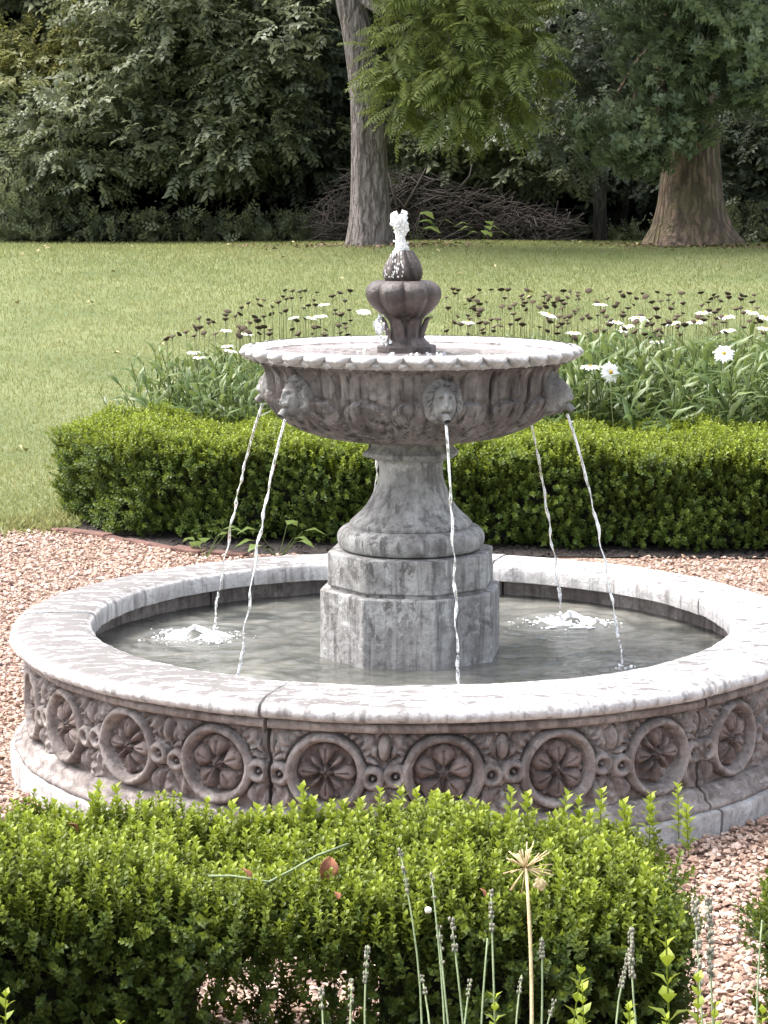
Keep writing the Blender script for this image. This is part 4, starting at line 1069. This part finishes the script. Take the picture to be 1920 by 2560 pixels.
dry = np.clip(.26 + .30 * sstep(9, 15, d) * (1 - sstep(22, 30, d)) * (1 - sstep(-1, 3, x)) + .22 * np.sin(d * 2.1 + .6 * np.sin(x * .9)) + .35 * np.sin(x * 1.1 + y * .7) + .3 * np.sin(y * 1.9 - x * .6) + rng.normal(0, .25, n), 0, 1)  # mottled dryness, plus the near left lawn's sunlit yellow put into the colour
tag(bake('grass', BL, np.stack([x, y, terrain(x, y) - .008], -1), rotmats(np.stack([rng.normal(0, .35, n), rng.normal(0, .35, n), np.ones(n)], -1), rng.uniform(0, 6.28, n)), sc, M_grass, None, dry, True), kind='stuff')
ex_, ey_ = [], []
for (xa, ya), (xb, yb_) in (((-4.2, 3.72), (-2.3, 4.15)), ((-2.3, 4.15), (-1.80, 4.27)), ((-1.80, 4.27), (-1.72, 4.6))):
    m = int(2600 * math.hypot(xb - xa, yb_ - ya)); t_ = rng.random(m)
    ex_.append(xa + (xb - xa) * t_ + rng.normal(0, .05, m)); ey_.append(ya + (yb_ - ya) * t_ + rng.normal(.02, .075, m) + .05 * np.sin(t_ * 23))
ex_, ey_ = np.concatenate(ex_), np.concatenate(ey_); m = len(ex_)
tag(bake('edge_grass', BL, np.stack([ex_, ey_, np.full(m, -.004)], -1), rotmats(np.stack([rng.normal(0, .6, m), rng.normal(-.2, .6, m), np.ones(m)], -1), rng.uniform(0, 6.28, m)), rng.uniform(.03, .095, m) * rng.uniform(.5, 1, m), M_grass, None, rng.uniform(.2, 1, m), True), kind='stuff')
fb = None
for k in range(70):
    d_ = rng.uniform(12, 35); x_ = rng.uniform(-.19, .18) * d_; y_ = d_ - CAM_D
    if in_poly(np.array([x_]), np.array([y_]), BED)[0]: continue
    if fb is None:
        V, F, A = leaf(.09, .055, (0, 0, 0), (0, 1, .0), (0, 0, 1), 0, .35, .1)
        o = fb = mk('fallen_leaf', V, [tuple(f) for f in F], plain('pale_fallen_leaf', (.42, .36, .18), .7, .35, 9))
    else: o = fb.copy(); COL.objects.link(o)
    o.location = (x_, y_, float(terrain(x_, y_)) + .035); o.rotation_euler = (rng.normal(0, .3), rng.normal(0, .3), rng.uniform(0, 6.28)); s = rng.uniform(.6, 1.2); o.scale = (s, s, s)
    tag(o, 'pale yellow fallen leaf lying on the lawn', 'fallen leaf', 'pale fallen leaves on the lawn')

# ------------------------------------------------------------------ trees
def spray(n, L, leafL, wid, seed, droop=.2):
    """leafy twig: alternate leaves in one plane"""
    r = random.Random(seed); parts = [rod((0, 0, 0), (0, 0, L), .004, .002, 0)]
    for i in range(n):
        t = (i + .4) / n; s_ = 1 if i % 2 else -1; l_ = leafL * r.uniform(.75, 1.2)
        parts.append(leaf(l_, l_ * wid, (0, 0, L * t), (s_ * r.uniform(.6, 1), r.uniform(-.4, .3), .6), (0, 1, .2), r.uniform(.1, .9), r.uniform(.0, .25), droop))
    return stack(parts)
SPR = [spray(9, .36, .125, .50, s) for s in range(5)]
SPR_S = [spray(9, .32, .105, .52, 30 + s) for s in range(5)]
def pinnate(n, L, leafL, seed):
    r = random.Random(seed); parts = []
    def pt(t): return np.array([0, -.25 * L * t * t, L * t])
    for k in range(3): parts.append(rod(pt(k / 3), pt((k + 1) / 3), .003, .002, .4))
    for i in range(n):
        t = .22 + .78 * (i + .5) / n; l_ = leafL * math.sin(math.pi * (.25 + .6 * t)) ** .6
        for s_ in (-1, 1): parts.append(leaf(l_, l_ * .27, pt(t), (s_, -.25 + r.uniform(-.15, .15), .45), (0, 1, .3), r.uniform(.2, 1), .15, .22))
    parts.append(leaf(leafL * .7, leafL * .2, pt(1), (0, -.5, 1), (0, 1, .3), .9))
    return stack(parts)
PIN = [pinnate(8, .46, .155, s) for s in range(5)]
def oak(seed):
    r = random.Random(seed); parts = [rod((0, 0, 0), (0, 0, .2), .004, .002, 0)]
    for i in range(9):
        a = i * 2.4; b = np.array([0, 0, .20 * (.3 + .7 * i / 8)]); d0 = np.array([math.cos(a), math.sin(a), .55]); d0 /= np.linalg.norm(d0); L = .125 * r.uniform(.75, 1.2)
        s_ = np.cross(d0, (0, 0, 1.0)); s_ /= np.linalg.norm(s_); A = r.uniform(.1, 1)
        for q_, ln in ((0, 1.0), (.62, .62), (-.62, .62)):
            dd = d0 + s_ * q_; parts.append(leaf(L * ln, L * .34, b + d0 * L * (.12 if q_ else 0), dd, (0, 0, 1), A, .1, .25))
    return stack(parts)
OAK = [oak(s) for s in range(5)]
def crown_pts(lobes, per, out=.55):
    """lobes: (centre, radius) ; sprays over each lobe's outer shell"""
    P_, D_ = [], []
    for c, rr in lobes:
        n = int(per * rr * rr); v = rng.normal(0, 1, (n, 3)); v /= np.linalg.norm(v, axis=1)[:, None]
        rad = rr * (1 - .45 * rng.random(n) ** 1.6)
        P_.append(np.array(c) + v * rad[:, None] * np.array([1, 1, .75]))
        D_.append(v * np.array([1, 1, .45]) * (out + .35) + rng.normal(0, .38, (n, 3)) + np.array([0, 0, -.25]))
    return np.concatenate(P_), np.concatenate(D_)
def trunk_mesh(path, radii, sides=28, flare=None, seed=0, ridged=.05):
    P_ = smooth_prof3(path, 10); rr = np.interp(np.linspace(0, 1, len(P_)), np.linspace(0, 1, len(radii)), radii)
    V, F = tube(P_, rr, sides, False); V = V.reshape(len(P_), sides, 3)
    th = np.linspace(0, 2 * np.pi, sides, endpoint=False)
    k = 1 + ridged * (np.sin(th * 5 + seed) + .6 * np.sin(th * 9 + 2 + seed))[None, :] * np.ones((len(P_), 1))
    if flare is not None:
        zrel = (P_[:, 2] - P_[0, 2]); fl_ = np.exp(-zrel / flare[0])[:, None] * flare[1]
        k = k + fl_ * (.65 + .45 * np.sin(th * 4 + 1.2 + seed) + .25 * np.sin(th * 7 + seed))[None, :]
    C_ = P_[:, None, :]; V = C_ + (V - C_) * k[:, :, None]
    return V.reshape(-1, 3), F
def smooth_prof3(pts, k):
    return smooth_prof([tuple(p) for p in pts], k)
def tree(name, label, path, radii, bark, lobes, per, variants, mat, group=None, flare=None, limbs=6, cat='tree', tone=(.2, 1.0), sc=1.0, seed=0):
    root = empty(name, label, cat, tuple(path[0]), 0, group); b = np.array(path[0])
    V, F = trunk_mesh(path, radii, flare=flare, seed=seed); tr = mk('trunk', V - b, F, bark, root)
    parts = []
    for k in range(min(limbs, len(lobes))):
        c, rr = lobes[k]; t = .45 + .5 * rng.random(); i = min(len(path) - 2, int(t * (len(path) - 1))); f = t * (len(path) - 1) - i
        s = np.array(path[i]) * (1 - f) + np.array(path[i + 1]) * f; e = np.array(c); m = (s + e) / 2 + np.array([0, 0, .25])
        parts.append(tube([s, m, e], [radii[-1] * .55 + .01, .035, .012], 7))
    if parts:
        V, F = merge(parts); mk('limbs', V - b, F, bark, root)
    P_, D_ = crown_pts(lobes, per); n = len(P_)
    cr = bake('crown', variants, P_ - b, rotmats(D_, rng.normal(0, .5, n)), rng.uniform(.75, 1.25, n) * sc, mat, root, rng.uniform(*tone, n))
    return root
def lob(px, py, d, r): p = at(px, py, d); return ((p.x, p.y, p.z), r)
def gnd(px, d):
    p = at(px, 600, d); return (p.x, p.y, float(terrain(p.x, p.y)) - .05)

# left trunk with drooping pinnate leaves
b0 = at(925, 622, 32.0)
path = [(b0.x, b0.y, b0.z - .05), tuple(at(925, 480, 32.0)), tuple(at(918, 250, 32.0)), tuple(at(893, 80, 32.0)), tuple(at(866, -60, 32.0)), tuple(at(850, -420, 32.0)), tuple(at(856, -900, 32.1))]
wl = []
for (px, py, d, r_) in [(1030, 110, 31.2, .60), (1120, 70, 31.0, .8), (1200, 90, 30.8, .60), (1050, 200, 31.0, .48), (1150, 190, 30.7, .56), (1235, 190, 30.6, .48), (1305, 150, 30.6, .30), (1060, -70, 31.2, .7), (1180, -80, 31.0, .9), (1060, 255, 30.9, .28), (1170, 275, 30.8, .42), (1235, 290, 30.8, .34), (1300, 205, 30.6, .22), (1330, 100, 30.6, .24), (1350, 160, 30.6, .18), (1290, 60, 30.7, .34), (1110, 250, 30.7, .30), (1010, 190, 30.9, .34), (1290, 245, 30.7, .17), (955, 140, 31.0, .20), (1260, -40, 31.0, .6), (1270, 300, 30.7, .24), (1010, 260, 31.0, .36)]:
    wl.append(lob(px, py, d, r_))
wl += [((b0.x + rng.normal(0, 2.2), b0.y + rng.normal(0, 2.0), 7.6 + rng.uniform(0, 3.5)), rng.uniform(.9, 1.5)) for _ in range(9)]
tree('walnut_tree', 'tall tree with straight grey furrowed trunk and drooping feathery leaves, behind the plume', path, [.325, .275, .245, .215, .190, .165, .13], M_bark, wl, 165, PIN, M_walnut, flare=(.28, .28), seed=1, tone=(.3, 1.0), limbs=9)

# right trunk, wide at its foot
b1 = at(1728, 600, 32.3)
path = [(b1.x, b1.y, b1.z - .06), tuple(at(1727, 500, 32.3)), tuple(at(1725, 380, 32.3)), tuple(at(1712, 200, 32.3)), tuple(at(1690, 60, 32.3)), tuple(at(1690, -300, 32.3)), tuple(at(1700, -800, 32.3))]
ol = [lob(*q) for q in [(1560, 330, 31.0, .50), (1640, 290, 31.0, .42), (1500, 300, 31.3, .45), (1620, 370, 31.0, .30), (1720, 300, 31.2, .35), (1820, 60, 30.7, .70), (1890, 130, 30.7, .75), (1830, 210, 30.8, .40), (1900, 230, 30.8, .38), (1700, 20, 30.8, .45), (1630, 40, 31, .42), (1760, -40, 30.8, .8), (1920, 20, 30.8, .8), (1580, -30, 31, .6), (1780, 225, 30.9, .28), (1600, 400, 31, .20), (1700, 340, 31.2, .20), (1690, 130, 31.2, .45), (1660, 210, 31.3, .42), (1740, 150, 31.2, .36), (1610, 130, 31.4, .45), (1690, 270, 31.3, .26), (1600, 375, 30.9, .27), (1655, 365, 30.9, .24), (1560, 345, 31.0, .30), (1690, 320, 31.0, .22)]]
ol += [((b1.x + rng.normal(0, 2.4), b1.y + rng.normal(0, 2.2), 7.8 + rng.uniform(0, 3.5)), rng.uniform(1.0, 1.6)) for _ in range(9)]
tree('oak_tree', 'thick brown trunk flaring wide at its foot with lobed leaves, at right of the lawn', path, [.53, .46, .425, .42, .40, .34, .25], M_bark2, ol, 260, OAK, M_oak, flare=(.30, .55), seed=2.4, tone=(.1, 1.0), limbs=9)
dl = [lob(*q) for q in [(1480, 120, 34.5, .9), (1560, 200, 34.3, .8), (1430, 220, 34.3, .8), (1600, 100, 34.5, .9), (1500, 20, 34.6, 1.0), (1390, 60, 34.6, .9), (1650, 200, 34, .6), (1420, 330, 34.2, .6), (1500, 370, 34.2, .5), (1370, 300, 34.4, .6), (1600, -60, 34.5, 1.0), (1650, 30, 34.3, .8), (1340, 180, 34.6, .8)]]
tree('leafy_tree', 'dark fine leaved tree between the feathery branch and the thick oak trunk', [gnd(1500, 36), tuple(at(1500, 350, 35.5)), tuple(at(1490, 100, 35))], [.12, .09, .05], M_bark3, dl, 150, SPR_S, M_tree_b, group='trees along the wood edge', tone=(0, .7))

def bush(label, cells, base, mat, variants, per, tone, sc=1.0, name='leafy_tree'):
    lb_ = [lob(*q) for q in cells]; c = np.mean([np.array(a) for a, _ in lb_], 0)
    tree(name, label, [gnd(*base), (gnd(*base)[0] + .1, gnd(*base)[1], 2.2), tuple(c)], [.11, .09, .05], M_bark3, lb_, per, variants, mat, group='trees along the wood edge', tone=tone, sc=sc)
def cellgrid(x0, x1, y0, y1, d, r, n, lower=None):
    out = []
    for _ in range(n):
        px = rng.uniform(x0, x1); py = rng.uniform(y0, y1)
        if lower is not None: py = min(py, lower(px) - r * 95)
        out.append((px, py, d + rng.uniform(-.7, .7), r * rng.uniform(.65, 1.2)))
    return out
arch = lambda px: np.interp(px, [250, 350, 500, 650, 800, 880], [360, 400, 450, 455, 470, 460])
bush('broad bushy tree with layered grey green leaves left of the straight trunk', cellgrid(230, 700, -60, 420, 37.0, .85, 46, arch) , (480, 38.2), M_tree_a, SPR, 165, (.1, .9))
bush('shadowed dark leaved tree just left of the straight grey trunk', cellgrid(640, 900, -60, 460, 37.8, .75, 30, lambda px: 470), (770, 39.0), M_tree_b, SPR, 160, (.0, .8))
bush('yellowish green tree whose crown fills the upper left corner', cellgrid(-120, 330, 60, 260, 38.2, .8, 22), (40, 39.2), M_tree_y, SPR, 150, (.2, 1.0))
bush('slender young tree with a pale stem near the left edge of the wood', cellgrid(40, 230, 230, 470, 36.6, .55, 20), (110, 37.0), M_tree_a, SPR_S, 190, (.3, 1.0))
bush('dark leaved tree at the extreme left behind the slender young tree', cellgrid(-160, 130, 250, 560, 38.0, .65, 26), (-40, 38.8), M_tree_b, SPR, 150, (.1, .9))
bush('leafy tree with drooping pale leaves right of the straight trunk, above the brush pile', cellgrid(950, 1420, 270, 470, 36.8, .55, 34, lambda px: np.interp(px, [950, 1100, 1250, 1420], [440, 460, 480, 470])), (1180, 38.0), M_tree_a, SPR, 165, (.2, 1.0))
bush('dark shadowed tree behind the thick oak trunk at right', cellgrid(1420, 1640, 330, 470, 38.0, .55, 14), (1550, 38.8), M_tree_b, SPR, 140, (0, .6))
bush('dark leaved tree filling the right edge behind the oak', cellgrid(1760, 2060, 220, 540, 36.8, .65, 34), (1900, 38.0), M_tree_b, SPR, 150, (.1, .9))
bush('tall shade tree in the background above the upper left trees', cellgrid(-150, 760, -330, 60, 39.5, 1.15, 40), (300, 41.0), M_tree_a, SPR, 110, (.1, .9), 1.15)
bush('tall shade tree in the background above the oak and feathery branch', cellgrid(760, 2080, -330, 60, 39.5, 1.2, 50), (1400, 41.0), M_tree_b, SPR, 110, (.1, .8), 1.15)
# low plants along the wood's foot
def ground_cover(x0, x1, y0, y1, d, n, sc):
    px = rng.uniform(x0, x1, n); hgt = rng.uniform(0, 1, n) ** 1.5; P_ = []
    for i in range(n):
        dd = d + rng.uniform(-.5, .9); p = at(px[i], 600, dd); P_.append((p.x, p.y, float(terrain(p.x, p.y)) + hgt[i] * (y1 - y0)))
    return np.array(P_)
gc = np.concatenate([ground_cover(-60, 120, 0, .95, 36.0, 420, 1), ground_cover(100, 860, 0, .45, 36.3, 620, 1), ground_cover(980, 1640, 0, .25, 36.4, 160, 1), ground_cover(1780, 2000, 0, .6, 35.8, 260, 1)])
n = len(gc)
tag(bake('undergrowth', SPR_S, gc, rotmats(np.stack([rng.normal(0, .7, n), rng.normal(-.5, .5, n), rng.uniform(.2, 1, n)], -1), rng.uniform(0, 6.28, n)), rng.uniform(.5, 1.0, n), M_tree_a, None, rng.uniform(0, .8, n)), kind='stuff')
# the wood behind, and its tall canopy, as one mass
N = 21000
P_ = np.stack([rng.uniform(-24, 24, N), rng.uniform(33.5, 44, N), np.zeros(N)], -1)
P_[:, 2] = 1.2 + rng.uniform(0, 1, N) * (9.5 + .35 * (P_[:, 1] - 33)) + 2.5 * sstep(38, 44, P_[:, 1])
low_ = (P_[:, 2] < 2.2) & (P_[:, 1] < 35.0); P_[low_, 2] += 2.0
lz = rng.random(N) < .18; P_[lz, 2] = .9 + rng.uniform(0, 2.0, lz.sum()); P_[lz, 1] = rng.uniform(34.6, 37.5, lz.sum())
D_ = rng.normal(0, .6, (N, 3)) + np.array([0, -.4, 0])
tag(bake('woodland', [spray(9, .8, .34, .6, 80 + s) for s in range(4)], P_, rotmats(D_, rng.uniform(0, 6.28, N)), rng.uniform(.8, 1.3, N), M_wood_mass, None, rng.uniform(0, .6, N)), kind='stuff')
tk = None
for k in range(16):
    p = gnd(rng.uniform(-200, 2100), rng.uniform(38.5, 44)); h_ = 9 + 3 * rng.random()
    V, F = tube([(p[0], p[1], p[2]), (p[0] + rng.normal(0, .15), p[1], p[2] + h_ * .5), (p[0] + rng.normal(0, .4), p[1], p[2] + h_)], [.16, .12, .06], 10)
    o = mk('tree_trunk', V, F, M_bark3); tag(o, 'dark tree trunk standing in the shade deep inside the wood', 'tree trunk', 'dark trunks inside the wood')
# brush pile
parts = []
for k in range(1500):
    px = rng.uniform(800, 1430); hmax = np.interp(px, [800, 880, 1000, 1200, 1430], [.7, 1.15, 1.2, .8, .35])
    p = at(px, 600, 35.6 + rng.uniform(-.5, .7)); z0 = float(terrain(p.x, p.y)); zc = z0 + hmax * rng.random() ** 1.2
    a = rng.uniform(0, 6.28); e = rng.normal(.1, .35); L = rng.uniform(.25, .85); dv = np.array([math.cos(a) * math.cos(e), math.sin(a) * math.cos(e) * .5, math.sin(e)]) * L / 2
    c = np.array([p.x, p.y, zc]); c[2] = max(c[2], z0 + abs(dv[2]) + .02); m = c + rng.normal(0, .05, 3)
    parts.append(tube([c - dv, m, c + dv], [.011 * rng.uniform(.4, 1.1), .009, .004], 4, False))
V, F = merge(parts); bpile = mk('brush_pile', V, F, M_twigs, None, True); tag(bpile, 'tangled pile of dead brown twigs at the wood edge right of the straight trunk', 'brush pile')
for (a, b, c, lb) in (((1010, 520), (1045, 460), (1065, 420), 'dead branch leaning out of the brush pile beside the plume'), ((1150, 470), (1175, 440), (1180, 410), 'crooked pale dead twig above the middle of the brush pile'), ((1000, 540), (985, 490), (970, 430), 'thin dead branch standing behind the straight trunk')):
    V, F = tube([tuple(at(*q, 35.0)) for q in (a, b, c)], [.028, .02, .012], 6); tag(mk('dead_branch', V, F, M_twigs), lb, 'branch')
# leaf litter round the two trunks
n = 900
ang = rng.uniform(0, 6.28, n); rad = .35 + abs(rng.normal(0, .55, n)); which = rng.random(n) < .5
x = np.where(which, b0.x, b1.x) + rad * np.cos(ang) * 1.5; y = np.where(which, b0.y, b1.y) + rad * np.sin(ang) - .3
V1, F1_, A1 = leaf(1, .5, (0, 0, 0), (0, 1, 0), (0, 0, 1), 0, .3, .15)
tag(bake('leaf_litter', [(V1, F1_, A1)], np.stack([x, y, terrain(x, y) + .02], -1), rotmats(np.stack([rng.normal(0, .4, n), rng.normal(0, .4, n), np.ones(n)], -1), rng.uniform(0, 6.28, n)), rng.uniform(.05, .10, n), plain('brown_litter', (.16, .11, .065), .9, .4, 4), None), kind='stuff')
